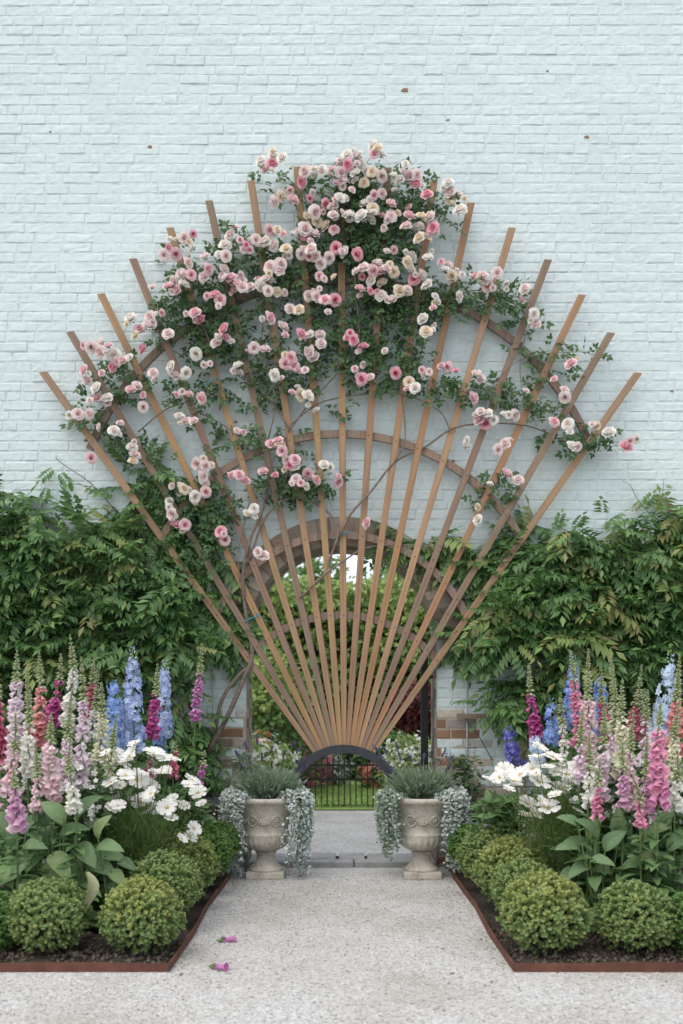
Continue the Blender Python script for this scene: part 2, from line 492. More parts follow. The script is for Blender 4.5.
for i in range(nz):
    z0 = i * CH; zc = z0 + CH/2
    sag = 0.0
    x = -WX - rw.uniform(0, .2)
    while x < WX:
        Lb = .225 if rw.random() < .72 else .1125
        if rw.random() < .05: Lb = rw.uniform(.14, .2)
        x0, x1 = x, x + Lb; x = x1
        h = half_open(zc)
        hr = half_open(zc, RING*.75) if zc > SPR else HALF
        if zc > SPR:
            if min(abs(x0), abs(x1)) < hr and (x0*x1 < 0 or max(abs(x0), abs(x1)) < hr): continue
            if hr > 0:
                if x0 < -hr < x1: x1 = -hr
                if x0 < hr < x1: x0 = hr
                if abs((x0+x1)/2) < hr: continue
        else:
            if x0 < -h < x1: x1 = -h
            if x0 < h < x1: x0 = h
            if abs((x0+x1)/2) < h: continue
        if x1 - x0 < .03: continue
        jx, jz = rw.uniform(.0025, .005), rw.uniform(.003, .005)
        xa, xb = x0 + jx, x1 - jx
        wob = .004*math.sin(x0*1.9 + i*.7) + .003*math.sin(x0*.6+i*1.3)
        za, zb = z0 + jz + wob, z0 + CH - jz + wob
        y = -.001 + rw.gauss(0, .001)
        if rw.random() < .08: y += rw.uniform(-.004, .003)
        ty, tz = rw.gauss(0, .0008), rw.gauss(0, .0008)
        e = rw.uniform(.005, .010)
        c = tint_at((x0+x1)/2, zc, rw); col = (*c, 1)
        j = lambda s=.0016: rw.gauss(0, s)
        nseg = 4 if Lb > .15 else 2
        xs = np.linspace(xa, xb, nseg+1)
        V = []
        # outer ring back edge (bottom row, top row) and inner face rows
        for rowz, dep, ins in ((za, .0044, 0), (za+e, 0, 1), ((za+zb)/2, 0, 1), (zb-e, 0, 1), (zb, .0044, 0)):
            for k, xx in enumerate(xs):
                edge = k in (0, nseg)
                xq = xx + (e if k == 0 and ins else -e if k == nseg and ins else 0)
                yy = y + dep + (ty*(xx-xa)/max(xb-xa,.01)) + tz*(rowz-za)/CH + (rw.gauss(0, .0008) if ins else 0)
                V.append((xq + j(.001), yy, rowz + j()))
        n1 = nseg + 1
        Fc = [(r_*n1+k, r_*n1+k+1, (r_+1)*n1+k+1, (r_+1)*n1+k) for r_ in range(4) for k in range(nseg)]
        # side bevels: extra verts
        b0 = len(V)
        V += [(xa, y+.006, za+e), (xa, y+.006, zb-e), (xb, y+.006, za+e), (xb, y+.006, zb-e)]
        Fc += [(b0, n1, 2*n1), (b0, 2*n1, 3*n1, b0+1), (0, n1, b0), (3*n1, 4*n1, b0+1),
               (n1+nseg, b0+2, 2*n1+nseg), (2*n1+nseg, b0+2, b0+3, 3*n1+nseg), (nseg, b0+2, n1+nseg), (3*n1+nseg, b0+3, 4*n1+nseg)]
        mb.add(V, Fc, 0, col)
    # mortar bed and rear face, cut at the opening
    for q in range(3):
        za, zb = z0 + CH*q/3, z0 + CH*(q+1)/3
        zm = (za+zb)/2
        hh = half_open(zm, RING*.5) if zm > SPR else HALF
        mc = np.array((.36,.32,.26)) if zm < 1.7 else PAINT*.985
        far = PAINT*.985 if zm > .62 else np.array((.30,.26,.21))
        if zm < SPR:
            segs = [(-WX, -1.03, far), (-1.03, -hh, mc*.25+far*.75 if zm > 1.17 else mc), (hh, 1.03, mc*.25+far*.75 if zm > 1.17 else mc), (1.03, WX, far)]
        else:
            segs = [(-WX, -hh, far), (hh, WX, far)] if hh > 0 else [(-WX, WX, far)]
        for a, b_, c in segs:
            m = max(1, int((b_-a)/.05)); xs = np.linspace(a, b_, m+1)
            yb = .0023 + np.array([.0012*math.sin(xx*23+zm*31)+.001*math.sin(xx*57+zm*11)+.0008*math.sin(xx*2.3+zm*3.1)*math.sin(zm*2.7-xx) for xx in xs])
            V = [(xx, yy, za) for xx, yy in zip(xs, yb)] + [(xx, yy, zb) for xx, yy in zip(xs, yb)]
            mort.add(V, [(k, k+1, m+1+k+1, m+1+k) for k in range(m)], 0, (*c, 1))
            mort.add([(a, THK, za), (b_, THK, za), (b_, THK, zb), (a, THK, zb)], [(3, 2, 1, 0)], 0, (*(PAINT*.5+.12), 1))
mort.box((0, THK/2+.003, WTOP+.01), (2*WX, THK, .06), 0, None, (.4,.4,.4,1))
mort.box((-WX-.01, THK/2, WTOP/2), (.02, THK, WTOP), 0, None, (.4,.4,.4,1))
mort.box((WX+.01, THK/2, WTOP/2), (.02, THK, WTOP), 0, None, (.4,.4,.4,1))
mb.build('brickwork', m_wall, wall, col=True)
mort.build('mortar_bed', m_wall, wall, col=True)
# reveal (jambs and soffit)
rv = MB(); rr = random.Random(5)
prof = [(-HALF, z) for z in np.arange(0, SPR, CH)] + [(-HALF, SPR)]
arc = [(HALF*math.cos(a), SPR + HALF*math.sin(a)) for a in np.linspace(math.pi, 0, 34)]
path = prof + arc[1:-1] + [(-x_, z_) for x_, z_ in prof[::-1]]
for (xa, za), (xb, zb) in zip(path[:-1], path[1:]):
    for y0, y1 in ((-.006, .2), (.2, .33), (.33, THK)):
        c = np.array(rr.choice(BARE)) * rr.uniform(.5, .9)
        rv.add([(xa, y0, za), (xb, y0, zb), (xb, y1, zb), (xa, y1, za)], [(0, 1, 2, 3)], 0, (*c, 1))
rv.build('reveal', m_wall, wall, col=True)
rg = MB()
na = 30
for k in range(na):
    a0, a1 = math.pi*k/na + .004, math.pi*(k+1)/na - .004
    c = np.array(rr.choice([(.30,.25,.19),(.36,.30,.23),(.24,.19,.15),(.28,.20,.15),(.33,.29,.25),(.38,.34,.29)])) * rr.uniform(.8, 1.1)
    ro = HALF + RING + rr.uniform(-.003, .006); ri = HALF + rr.uniform(-.004, .004); y = -.012 + rr.gauss(0, .003)
    q = []
    for yy, ins in ((.02, 0), (y, .004)):
        for (r_, a_) in ((ri+ins, a0+ins), (ri+ins, a1-ins), (ro-ins, a1-ins), (ro-ins, a0+ins)):
            q.append((r_*math.cos(a_), yy, SPR + r_*math.sin(a_)))
    rg.add(q, [(4,7,6,5),(0,4,5,1),(1,5,6,2),(2,6,7,3),(3,7,4,0)], 0, (*c, 1))
aa = np.linspace(0, math.pi, 61)
V = [((HALF-.002)*math.cos(a), -.005, SPR+(HALF-.002)*math.sin(a)) for a in aa] + [((HALF+RING+.004)*math.cos(a), -.005, SPR+(HALF+RING+.004)*math.sin(a)) for a in aa]
rg.add(V, [(k, k+1, 61+k+1, 61+k) for k in range(60)], 0, (.25,.22,.18,1))
rg.build('arch_ring', m_wall, wall, col=True)
# chips where paint has come away
m_chip = plain('bare_brick_chip', (.16,.08,.05), (.28,.17,.12), 60, .9, .3)
for (px, py, s) in ((405,90,4),(587,137,3),(448,120,2),(150,147,3.5),(50,132,1.5),(672,391,2),(236,422,2),(453,461,2.5),(548,71,1.5)):
    ch = MB(); k = 9; c = P(px, py, -.0015); s *= .0076
    ring_ = [(s*(1.1 if j%3 else .7)*math.cos(2*math.pi*j/k)*rr.uniform(.7,1.1), 0, .65*s*math.sin(2*math.pi*j/k)*rr.uniform(.7,1.1)) for j in range(k)]
    V = [(a[0], .004, a[2]) for a in ring_] + [(a[0]*.8, -.0035, a[2]*.8) for a in ring_]
    ch.add(V, [(j, (j+1)%k, k+(j+1)%k, k+j) for j in range(k)] + [tuple(range(k, 2*k))])
    ch.build('paint_chip', m_chip, wall, loc=c)

# threshold
th = empty('stone_threshold', (0, .2, 0), 'worn grey stone threshold with two square setts in the gateway', 'step')
tb = MB()
def slab(mb, x0, x1, y0, y1, z0, z1, e=.008):
    V = [(x0,y0,z0),(x1,y0,z0),(x1,y1,z0),(x0,y1,z0),(x0,y0,z1-e),(x1,y0,z1-e),(x1,y1,z1-e),(x0,y1,z1-e),(x0+e,y0+e,z1),(x1-e,y0+e,z1),(x1-e,y1-e,z1),(x0+e,y1-e,z1)]
    mb.add(V, [(0,1,5,4),(1,2,6,5),(2,3,7,6),(3,0,4,7),(4,5,9,8),(5,6,10,9),(6,7,11,10),(7,4,8,11),(8,9,10,11)])
for x0, x1 in ((-.71,-.41),(-.40,.02),(.03,.38),(.39,.71)):
    slab(tb, x0-0, x1, -.28, -.12, -.17, -.135+.02*0)
yy = [-.03, .12, .26]
for j, (y0, y1) in enumerate(((-.03,.12),(.13,.28))):
    for x0, x1 in ((-.71,-.24),(.20,.71)) if j == 0 else ((-.71,-.22),(.22,.71)):
        slab(tb, x0, x1, y0-.2, y1-.2, -.19, -.15)
tb = MB()
for x0, x1 in ((-.715,-.36),(-.35,.09),(.10,.715)):
    slab(tb, x0, x1, -.24, -.11, -.02, .045)
for x0, x1 in ((-.715,-.26),(.20,.715)):
    slab(tb, x0, x1, -.10, .02, -.02, .043); slab(tb, x0+.003, x1, .03, .2, -.02, .04)
tb.build('kerb_slab', m_stone, th)
t2 = MB()
for x0 in (-.245, -.02): slab(t2, x0, x0+.2, -.085, .19, -.02, .047)
t2.build('square_sett', m_stone, th)
t3 = MB(); t3.box((0, -.01, .005), (1.42, .42, .03)); t3.build('bedding', m_soil, th)

# ------------------------------------------------------------------ iron gate post, conduits, wires
gp = empty('gate_post', (.66, .3, 0), 'black iron gate post standing inside the right jamb', 'gate post')
g = MB(); g.box((-.005, 0, .86), (.055, .05, 1.72)); g.build('post', m_iron, gp)
g = MB()
for z in (.35, 1.45): g.tube([(.02, 0, z), (.06, 0, z)], .012, 8)
g.build('hinge_pin', m_iron, gp)
def pole(name, px, y0, y1, y, r, m, label, cat):
    mb = MB(); p0, p1 = P(px, y0, y), P(px, y1, y)
    mb.tube([p0, p1], r, 8)
    z = p0[2]
    for q in (.2, .8):
        c = p0*(1-q)+p1*q; mb.box((c[0], y/2, c[2]), (.012, abs(y)-.002, .012))
    return tag(mb.build(name, m), label, cat)
m_cond = plain('painted_conduit', (.30,.35,.34), (.40,.44,.43), 30, .6, 0)
pole('conduit', 467, 645, 800, -.03, .006, m_cond, 'thin pale conduit running down the wall right of the gateway', 'conduit')
pole('conduit', 213, 640, 800, -.03, .006, m_cond, 'thin pale conduit running down the wall left of the gateway', 'conduit')
sf = empty('plant_support', P(494, 716, -.05), 'weathered timber T-shaped plant support on wall below right wisteria', 'plant support')
g = MB(); g.box((0,0,0), (.56,.03,.035)); g.build('crossbar', m_wood, sf)
g = MB(); g.box((.22,.004,-.32), (.035,.03,.60)); g.build('upright', m_wood, sf)
for c in sf.children: c.color = (.22,.17,.13,1)
def wire(pts, y, label, r=.0022):
    mb = MB(); mb.tube([P(a, b_, y) for a, b_ in pts], r, 5)
    for a, b_ in (pts[0], pts[-1]):
        c = P(a, b_, y); mb.tube([c, (c[0], .01, c[2])], r*1.6, 5)
    return tag(mb.build('training_wire', m_wire), label, 'wire', 'plant training wires on the wall')
wire([(395,541),(470,543),(600,541),(690,541)], -.04, 'horizontal wire stretched along the wall right of the arch')
wire([(-10,546),(100,545),(230,546)], -.04, 'horizontal wire stretched along the wall left of the arch')

# ------------------------------------------------------------------ fan trellis
YS, YB = -.105, -.072          # slat and batten planes
tr = empty('fan_trellis', (0, YS, 0), 'large fan-shaped timber trellis of seventeen slats over the gateway', 'trellis')
tips = [(43,372),(70,332),(101,294),(133,259),(170,228),(209,201),(251,181),(297,167),(341,163),(388,168),(434,181),(471,203),(512,228),(548,260),(582,295),(611,333),(638,373)]
rs = random.Random(11)
SLC = [(.33,.205,.125),(.235,.16,.12),(.37,.215,.11),(.25,.17,.125),(.36,.22,.125),(.24,.155,.115),(.34,.21,.13),(.37,.225,.125),(.36,.22,.13),(.30,.18,.105),(.35,.205,.12),(.34,.19,.10),(.37,.23,.145),(.235,.16,.12),(.37,.21,.11),(.26,.175,.13),(.33,.21,.14)]
slats = []
for i, tp in enumerate(tips):
    u = (i - 8) / 8
    bx = 344 + u * 29; by = 746 + 6*u*u
    y = YS + (-.0035 if i % 2 else .0035)
    a = P(bx, by, y); b = P(tp[0], tp[1], y)
    L = np.linalg.norm(b - a); d = (b - a)/L
    ang = math.atan2(d[0], d[2])
    sb = MB()
    w1, w0, t = .0275, .016, .011
    # local: z along slat, x across, y thickness; top end cut level with the ground
    sk = math.tan(ang)
    st = [(0, w0, 0), (.28*L/2.9*1.0, .0215, 0), (.55, .0235, 0), (L*.6, .026, 0), (L, w1, 1)]
    V = []
    for (z, hw, cut) in st:
        for sx, sy in ((-1,-1),(1,-1),(1,1),(-1,1)):
            zz = z + (-sx*hw*sk*.85 if cut else 0)
            zz = z + (sx*hw*sk*.75 if cut else 0)
            V.append((sx*hw, sy*t, zz))
    F = [(3,2,1,0)]
    for k in range(len(st)-1):
        o = k*4
        for j in range(4): F.append((o+j, o+(j+1)%4, o+4+(j+1)%4, o+4+j))
    o = (len(st)-1)*4; F.append((o,o+1,o+2,o+3))
    sb.add(V, F)
    so_ = sb.build('slat', m_wood, tr)
    so_.location = (a[0], a[1]-YS, a[2]); so_.rotation_euler = (0, ang, 0)
    so_.color = (*[c*k_*rs.uniform(.94,1.04) for c, k_ in zip(SLC[i], (.95,.94,.87))], 1)
    bv = so_.modifiers.new('bevel', 'BEVEL'); bv.width = .002; bv.segments = 1
    slats.append((a, b, so_))

CIRC = [(341,551,271),(341,641,207),(341,672,137),(341,739,124)]
def meet(c, i):
    """where batten circle c crosses slat i (pixels)"""
    (bx, by) = (344 + (i-8)/8*29, 746 + 6*((i-8)/8)**2); (tx, ty) = tips[i]
    best = None
    for k in range(2000):
        t = k/2000; x = bx+(tx-bx)*t; y = by+(ty-by)*t
        dd = abs(math.hypot(x-c[0], y-c[1]) - c[2])
        if (best is None or dd < best[0]): best = (dd, x, y)
    return best
m_screw = plain('rusty_screw', (.03,.02,.015), (.07,.05,.04), 80, .6, 0)
screws = [[] for _ in tips]
for ci, c in enumerate(CIRC):
    _, xl, yl = meet(c, 0); _, xr, yr = meet(c, 16)
    a0 = math.atan2(yl-c[1], xl-c[0]); a1 = math.atan2(yr-c[1], xr-c[0])
    if a0 > 0: a0 -= 2*math.pi
    n_ = 48
    aa = np.linspace(a0-.03, a1+.03, n_)
    bb = MB(); V = []
    hw = 3.7
    for a in aa:
        for rr_, yy in ((c[2]-hw, YB-.015), (c[2]+hw, YB-.015), (c[2]+hw, YB+.015), (c[2]-hw, YB+.015)):
            V.append(P(c[0]+rr_*math.cos(a), c[1]+rr_*math.sin(a), YB) * np.array([1,0,1]) + np.array([0, yy-YS, 0]))
    F = [(0,1,2,3), (4*n_-1,4*n_-2,4*n_-3,4*n_-4)]
    for k in range(n_-1):
        for j in range(4): F.append((4*k+j, 4*k+4+j, 4*k+4+(j+1)%4, 4*k+(j+1)%4))
    bb.add(V, F)
    o = bb.build('curved_batten', m_wood, tr); o.color = ((.19,.13,.10,1),(.25,.17,.125,1),(.24,.165,.125,1),(.22,.155,.12,1))[ci]
    for i in range(17):
        dd, x, y = meet(c, i)
        if dd < 3: screws[i].append(P(x, y, YS))
for i, (a, b, so_) in enumerate(slats):
    d = (b-a)/np.linalg.norm(b-a)
    sm = MB()
    for p in screws[i]:
        z = float(np.dot(p-a, d))
        sm.lathe([(.0001,-.0035),(.0042,-.003),(.0048,0)], 8, 0, None, (0,0,0))
        sm.V[-1] = sm.V[-1][:, [0, 2, 1]] + np.array([rs.uniform(-.006,.006), -.011, z])
    if screws[i]:
        sm.build('screw', m_screw, so_)
# steel hoop carrying the slat feet
hb = MB(); V = []
RH, HC = 59*.00749, P(343.5, 803.5, YS)
pts = [(-math.cos(a), math.sin(a)) for a in np.linspace(0, math.pi, 40)]
prof_ = []
for k, (cx_, sz_) in enumerate(pts):
    leg = False
    for rr_, yy in ((RH, -.035), (RH, .035), (RH-.062, .035), (RH-.062, -.035)):
        V.append((HC[0] + cx_*rr_, yy, (0 if leg else HC[2] + sz_*rr_)))
F = [(0,1,2,3), tuple(4*len(pts)-1-j for j in range(4))]
for k in range(len(pts)-1):
    for j in range(4): F.append((4*k+j, 4*k+(j+1)%4, 4*k+4+(j+1)%4, 4*k+4+j))
hb.add(V, F); hb.build('steel_hoop', m_steel, tr)
for s_ in (-1, 1):
    x0, x1 = HC[0] + s_*(RH-.03), s_*(HALF+.03)
    ab = MB(); ab.box(((x0+x1)/2, .03, HC[2]-.02), (abs(x1-x0)+.05, .03, .03)); ab.box((x1, .065, HC[2]-.02), (.05, .08, .08)); ab.build('bracket', m_steel, tr)
# ties
for px, py, lab in ((252,618,'short blue twine tie knotted round a slat left of the arch'),(341,535,'blue twine tied across the middle slat above the arch'),(212,381,'small teal twine tie on an upper left slat')):
    c = P(px, py, YS-.02); tm = MB()
    tm.tube([c+np.array([-.06,0,-.03]), c+np.array([-.02,-.004,-.01]), c+np.array([.03,-.004,.012]), c+np.array([.055,.01,.02])], .004, 5)
    tm.tube([c+np.array([.03,-.006,.012]), c+np.array([.05,-.02,.035]), c+np.array([.045,-.015,.0])], .003, 5)
    tag(tm.build('twine_tie', m_twine), lab, 'tie', 'twine ties on the trellis')

# ------------------------------------------------------------------ climbing rose
rose = empty('climbing_rose', P(215, 850, -.12)*np.array([1,1,0]), 'pink and white climbing rose in full bloom trained over the fan trellis', 'rose')
RL = np.array(rose.location)
BLOOMS = """184,238,p 192,248,w 176,254,k 168,247,d- 188,263,p 164,255,p 193,234,d- 181,274,p 191,275,k 204,277,p 168,286,k 184,284,w 177,290,k 174,281,p 152,287,p- 208,269,k 207,296,k- 195,313,k 201,320,d 131,319,w+ 139,329,k 150,317,p 148,326,p 162,313,k- 168,334,p 143,349,d 91,347,p 101,343,p 100,352,p 114,355,w+
113,367,d 123,361,k 84,370,k 102,373,k- 87,381,p 96,388,w 97,398,k 107,398,w 78,414,p 90,414,p 99,427,p- 131,390,k 137,386,p 143,395,k- 153,373,p 143,407,p 171,367,w 186,373,w 175,376,p 176,395,k- 182,392,p- 202,398,k 180,417,w 187,421,p 196,354,w 204,365,p- 114,431,w 120,423,p- 132,447,w 135,455,p 91,458,k 197,464,p 205,466,p
230,235,p 225,245,w 226,256,p 246,245,d- 240,240,k- 250,250,k- 243,250,p- 265,242,w+ 256,240,p 274,245,p 269,230,k 283,234,k- 286,249,y 289,256,w- 301,254,p 311,249,p 305,229,p+ 307,237,d 300,233,p 314,234,p 316,257,p 329,258,p 321,264,p 336,248,d 344,252,p 334,214,p 315,212,p 317,222,y 326,226,y 334,230,k 308,218,y 348,215,w
270,267,p 281,264,p 279,271,p 270,280,w 260,285,w 268,291,p 277,292,y 258,279,k- 205,257,p 224,269,p 223,276,p 231,278,k 230,282,k 234,291,k 242,287,p 250,288,p 242,282,p 215,295,d 220,300,k 270,318,k 283,327,p 224,329,d 226,338,k 216,343,p 254,348,p 265,350,p 291,358,k 290,309,p 299,310,y 309,296,p 316,297,p 325,300,k 335,300,d 324,279,p- 334,277,y- 301,334,d 309,335,w 320,335,p 321,344,p 308,353,p 314,357,p 328,312,p- 349,336,d
238,373,p 238,366,w 285,364,k 294,366,k 275,375,w 310,353,p 301,395,y 308,396,w 292,392,k- 305,370,p- 316,410,w- 237,431,p- 271,444,k 278,441,k 282,451,k 295,460,k 289,466,d 324,465,w 263,472,k 275,475,d- 287,461,p 308,474,k 296,479,p 301,483,k- 316,480,k 338,482,k 245,481,k 239,475,k 230,476,k- 254,509,w 247,513,w- 263,556,p 221,532,d 225,540,k 203,468,p+ 203,476,p 206,492,k 204,482,p
182,494,w 195,497,w 172,486,p- 172,514,p 176,525,d 185,525,k 169,507,w- 189,490,w- 374,154,k 373,145,w 382,155,w 361,164,w 348,165,d 372,172,y 364,183,y 358,156,p 347,155,w 355,173,w 382,176,p 382,194,p 344,181,p 341,173,p 410,176,p 404,173,p 417,175,p 416,184,d 400,180,w 427,195,d 448,183,w 450,192,p 450,198,y 459,195,p- 460,210,w+ 453,204,y- 391,204,k 409,216,k 422,217,y 418,227,w 430,217,p 433,228,d 419,238,y 427,236,p 406,226,p 350,216,w 361,216,w+ 371,220,w 380,215,k 391,217,p 364,204,w 373,209,y 358,254,d 343,199,w 394,250,k-
363,268,p 378,264,p 373,271,k 381,271,k 387,269,p 394,272,y 371,281,w 382,283,y 360,289,k 370,291,d- 362,277,d- 381,296,w 392,300,p 408,262,y 411,270,w 414,279,d 422,275,p 412,257,w 427,285,w 399,291,y 406,291,y 428,258,w 441,262,k- 446,270,w 452,276,y 435,296,w- 459,297,w 433,308,k- 423,319,w 426,332,y 432,330,w- 434,326,p- 350,333,d- 354,340,d 363,347,d 385,351,p- 355,369,k- 363,365,p- 362,379,d 396,373,d 409,382,y 415,388,w 422,370,k- 429,372,p- 448,367,k 456,371,d- 462,275,w- 476,275,d- 483,276,p 488,286,k 472,277,p- 481,380,p 477,375,p 473,398,k
497,273,p 482,278,p 506,284,w- 525,289,p 522,300,k- 534,314,w 536,325,p 571,364,k 554,379,k- 526,391,p- 565,397,p 480,419,k+ 487,414,w 486,424,d 467,440,w- 498,450,p 505,444,p 507,474,k 490,484,w- 478,507,y- 478,520,w 367,523,k 509,415,w- 515,415,p 554,422,k 568,424,w 572,446,w 609,433,w+ 626,447,d+ 592,424,p- 630,441,k- 518,480,p
261,161,w 272,164,d 282,158,w 273,156,w 273,151,y- 302,182,d 305,172,p 322,171,w 314,169,y- 293,200,k 281,196,y 274,202,p 314,210,p 325,204,d 333,206,p 340,198,w 333,215,p 310,198,d- 340,165,p 330,175,p- 336,183,k- 352,190,p- 395,190,p- 384,228,p- 265,170,k- 290,190,k-"""
def petal_t(r0, r1, wd, tilt, cup, az, mat, rr):
    """3x3 petal patch, growing from radius r0 to r1, turned by az about z"""
    V = []
    for i, t in enumerate((0, .5, 1)):
        for j in (-1, 0, 1):
            ww = wd*(.45, 1.0, .72)[i]
            x = r0 + (r1-r0)*t*math.cos(tilt) - (abs(j)*.10*(r1-r0) if i == 2 else 0)
            z = (r1-r0)*t*math.sin(tilt) + cup*abs(j)*(.6 if i else .2) - (.12*(r1-r0) if i == 2 and tilt < .9 else 0)
            V.append((x, j*ww, z + rr.uniform(-.07, .07)*t))
    V = np.array(V); c, s = math.cos(az), math.sin(az)
    V = V @ np.array([[c,-s,0],[s,c,0],[0,0,1]]).T
    return T_(V, [(a, a+1, a+4, a+3) for a in (0,1,3,4)], [mat]*4)
def bloom_t(seed, open_=1.0):
    r = random.Random(seed); ts = []
    for k, (n_, r0, r1, wd, tilt, cup, m, z) in enumerate(((6,.15,1.0,.52,.25,.16,0,0),(6,.12,.92,.46,.62,.18,0,.04),(6,.10,.78,.38,.92,.16,0,.06),(5,.08,.64,.30,1.10,.13,1,.06),(5,.05,.48,.23,1.22,.11,1,.08),(4,.01,.30,.16,1.35,.06,1,.10))):
        off = r.uniform(0, 6)
        for q in range(n_):
            t = petal_t(r0, r1*r.uniform(.93,1.06), wd, tilt*open_ + r.uniform(-.12,.12), cup, off + q*2*math.pi/n_ + r.uniform(-.12,.12), m, r)
            ts.append(xf(t, np.eye(3), (0,0,z-.15)))
    # calyx
    for q in range(5):
        a = q*2*math.pi/5; t = xf(leaf_s(.25), rot_to((math.cos(a), math.sin(a), -.5), (0,0,1))*.6, (0,0,-.16)); t = list(t); 
        if len(t) < 4: t.append(np.full(len(t[2]), 2))
        else: t[3] = np.full(len(t[2]), 2)
        ts.append(t)
    return join_t(ts)
BT = [bloom_t(s, o_) for s, o_ in ((1,.9),(2,1.05),(3,1.2))]
bl = []
for tok in BLOOMS.split():
    x, y, c = tok.split(','); sz = 6.7 * (.66 if c.endswith('-') else 1.22 if c.endswith('+') else random.uniform(.92,1.1))
    bl.append((float(x), float(y), c[0], sz))
for x, y, c, sz in list(bl):            # smaller blooms and buds crowding each cluster
    if random.random() < .5:
        a_ = random.uniform(0, 6.28); q_ = random.uniform(5, 9)
        bl.append((x+q_*math.cos(a_), y+q_*math.sin(a_), random.choice('wppky' if c != 'w' else 'wwwyp'), random.uniform(3.2, 5.8)))
bl.sort(key=lambda b: -b[3])
BM = {}
rest = {k: MB() for k in ROSE}
for i, (x, y, c, sz) in enumerate(bl):
    yy = YS - .10 - random.uniform(0, .10)
    p = P(x, y, yy); s = sz*.0075
    d = np.array([random.gauss(0,.6), -1, random.gauss(.35,.55)])
    Rm = rot_to(np.cross(d, (0.2,.1,1)), d)      # local z -> outwards
    if i < 100:
        vi = random.randrange(3)
        if (c, vi) not in BM:
            o = MB().scatter(BT[vi], np.eye(3)[None], np.zeros((1,3))).build('bloom', ROSE_M[c], rose, smooth=True)
            BM[(c, vi)] = o.data
        else:
            o = bpy.data.objects.new('bloom', BM[(c, vi)]); COL.objects.link(o); o.parent = rose
        from mathutils import Matrix
        o.matrix_local = Matrix.Translation(p - RL) @ Matrix((Rm*s).tolist()).to_4x4()
    else:
        rest[c].scatter(BT[random.randrange(3)], (Rm*s)[None], (p-RL)[None], {'w':0,'p':3,'k':6,'d':9,'y':12}[c])
allr = MB()
for k in 'wpkdy':
    for f in 'VLSMC':
        pass
off = 0
for k in 'wpkdy':
    r_ = rest[k]
    if r_.n == 0: continue
    allr.V += r_.V; allr.L += [l + off for l in r_.L]; allr.S += r_.S; allr.M += r_.M; allr.C += r_.C; off += r_.n
allr.n = off
tag(allr.build('bloom_mass', sum([ROSE_M[k] for k in 'wpkdy'], []), rose, smooth=True), kind='stuff')

BLOBS = [(355,232,55,42,1.5),(330,190,42,22,1),(385,195,45,28,1),(428,205,25,25,.8),(250,268,42,30,1.1),(190,297,36,26,1.2),(218,325,33,28,1.3),(168,332,28,14,1),(122,385,34,22,1),(92,420,20,18,.8),
 (196,395,25,24,1.1),(300,265,40,22,1),(300,300,45,24,.8),(335,345,40,30,1),(370,310,38,34,1.1),(410,300,42,26,1.2),(440,308,32,14,1.1),(462,290,20,14,1),(502,297,30,18,1.1),(520,318,18,14,1),
 (528,352,24,10,.6),(575,352,28,10,.6),(560,372,24,8,.6),(470,388,42,14,.9),(512,396,28,16,.9),(545,408,18,12,.9),(575,440,35,12,1.1),(600,440,18,10,.7),(378,370,33,24,1),(395,345,28,28,.8),(260,390,28,26,.8),
 (265,358,24,24,.8),(300,378,24,18,1),(236,440,28,18,.8),(282,487,34,18,1.1),(304,474,26,16,.9),(282,436,14,9,.8),(326,490,20,10,.7),(215,505,26,32,1),(180,500,24,22,1),(205,545,26,28,.9),(430,388,20,14,1),(488,490,22,14,.9),
 (120,440,16,16,.8),(275,180,16,18,.5),(455,222,10,12,.4),(150,315,14,8,.6),(330,285,30,14,.6),(345,400,14,20,.4),(415,360,14,14,.7),(150,455,22,14,.9),
 (230,245,22,14,.8),(180,262,16,16,.8),(505,480,14,8,.7),(410,380,25,12,.7),(240,350,30,20,.4),(195,345,22,18,.8),(350,175,30,14,.8),(375,250,45,20,1.3)]
RLT = [join_t([xf(leaf_t(.33,.12,.2), rot_to((1,0,-.1),(0,0,1))*.36, (.66,0,0))] + [xf(leaf_t(.33,.12,.2), rot_to((.5,s,-.1),(0,0,1))*.33, (q,0,0)) for q in (.28,.6) for s in (1,-1)])]
fo = MB()
for cx_, cy_, rx, ry, dn in BLOBS:
    k = int(rx*ry*3.14*.036*dn)
    a = RNG.uniform(0, 2*math.pi, k); q = np.sqrt(RNG.uniform(0, 1, k))*RNG.normal(1,.12,k)
    yy = -.015 - RNG.uniform(0, .17, k)
    pts = np.array([P(cx_+rx*np.cos(a_)*q_, cy_+ry*np.sin(a_)*q_, y_) for a_, q_, y_ in zip(a, q, yy)])
    d = np.stack([RNG.normal(0,.9,k), -RNG.uniform(0,.7,k), RNG.normal(-.15,.6,k)], -1)
    n_ = np.stack([RNG.normal(0,.4,k), -RNG.uniform(.3,1.1,k), RNG.uniform(.1,1,k)], -1)
    fo.scatter(RLT[0], frames(d, n_, RNG.uniform(.075,.14,k)), pts - RL)
fo.build('foliage', m_rose_leaf, rose)
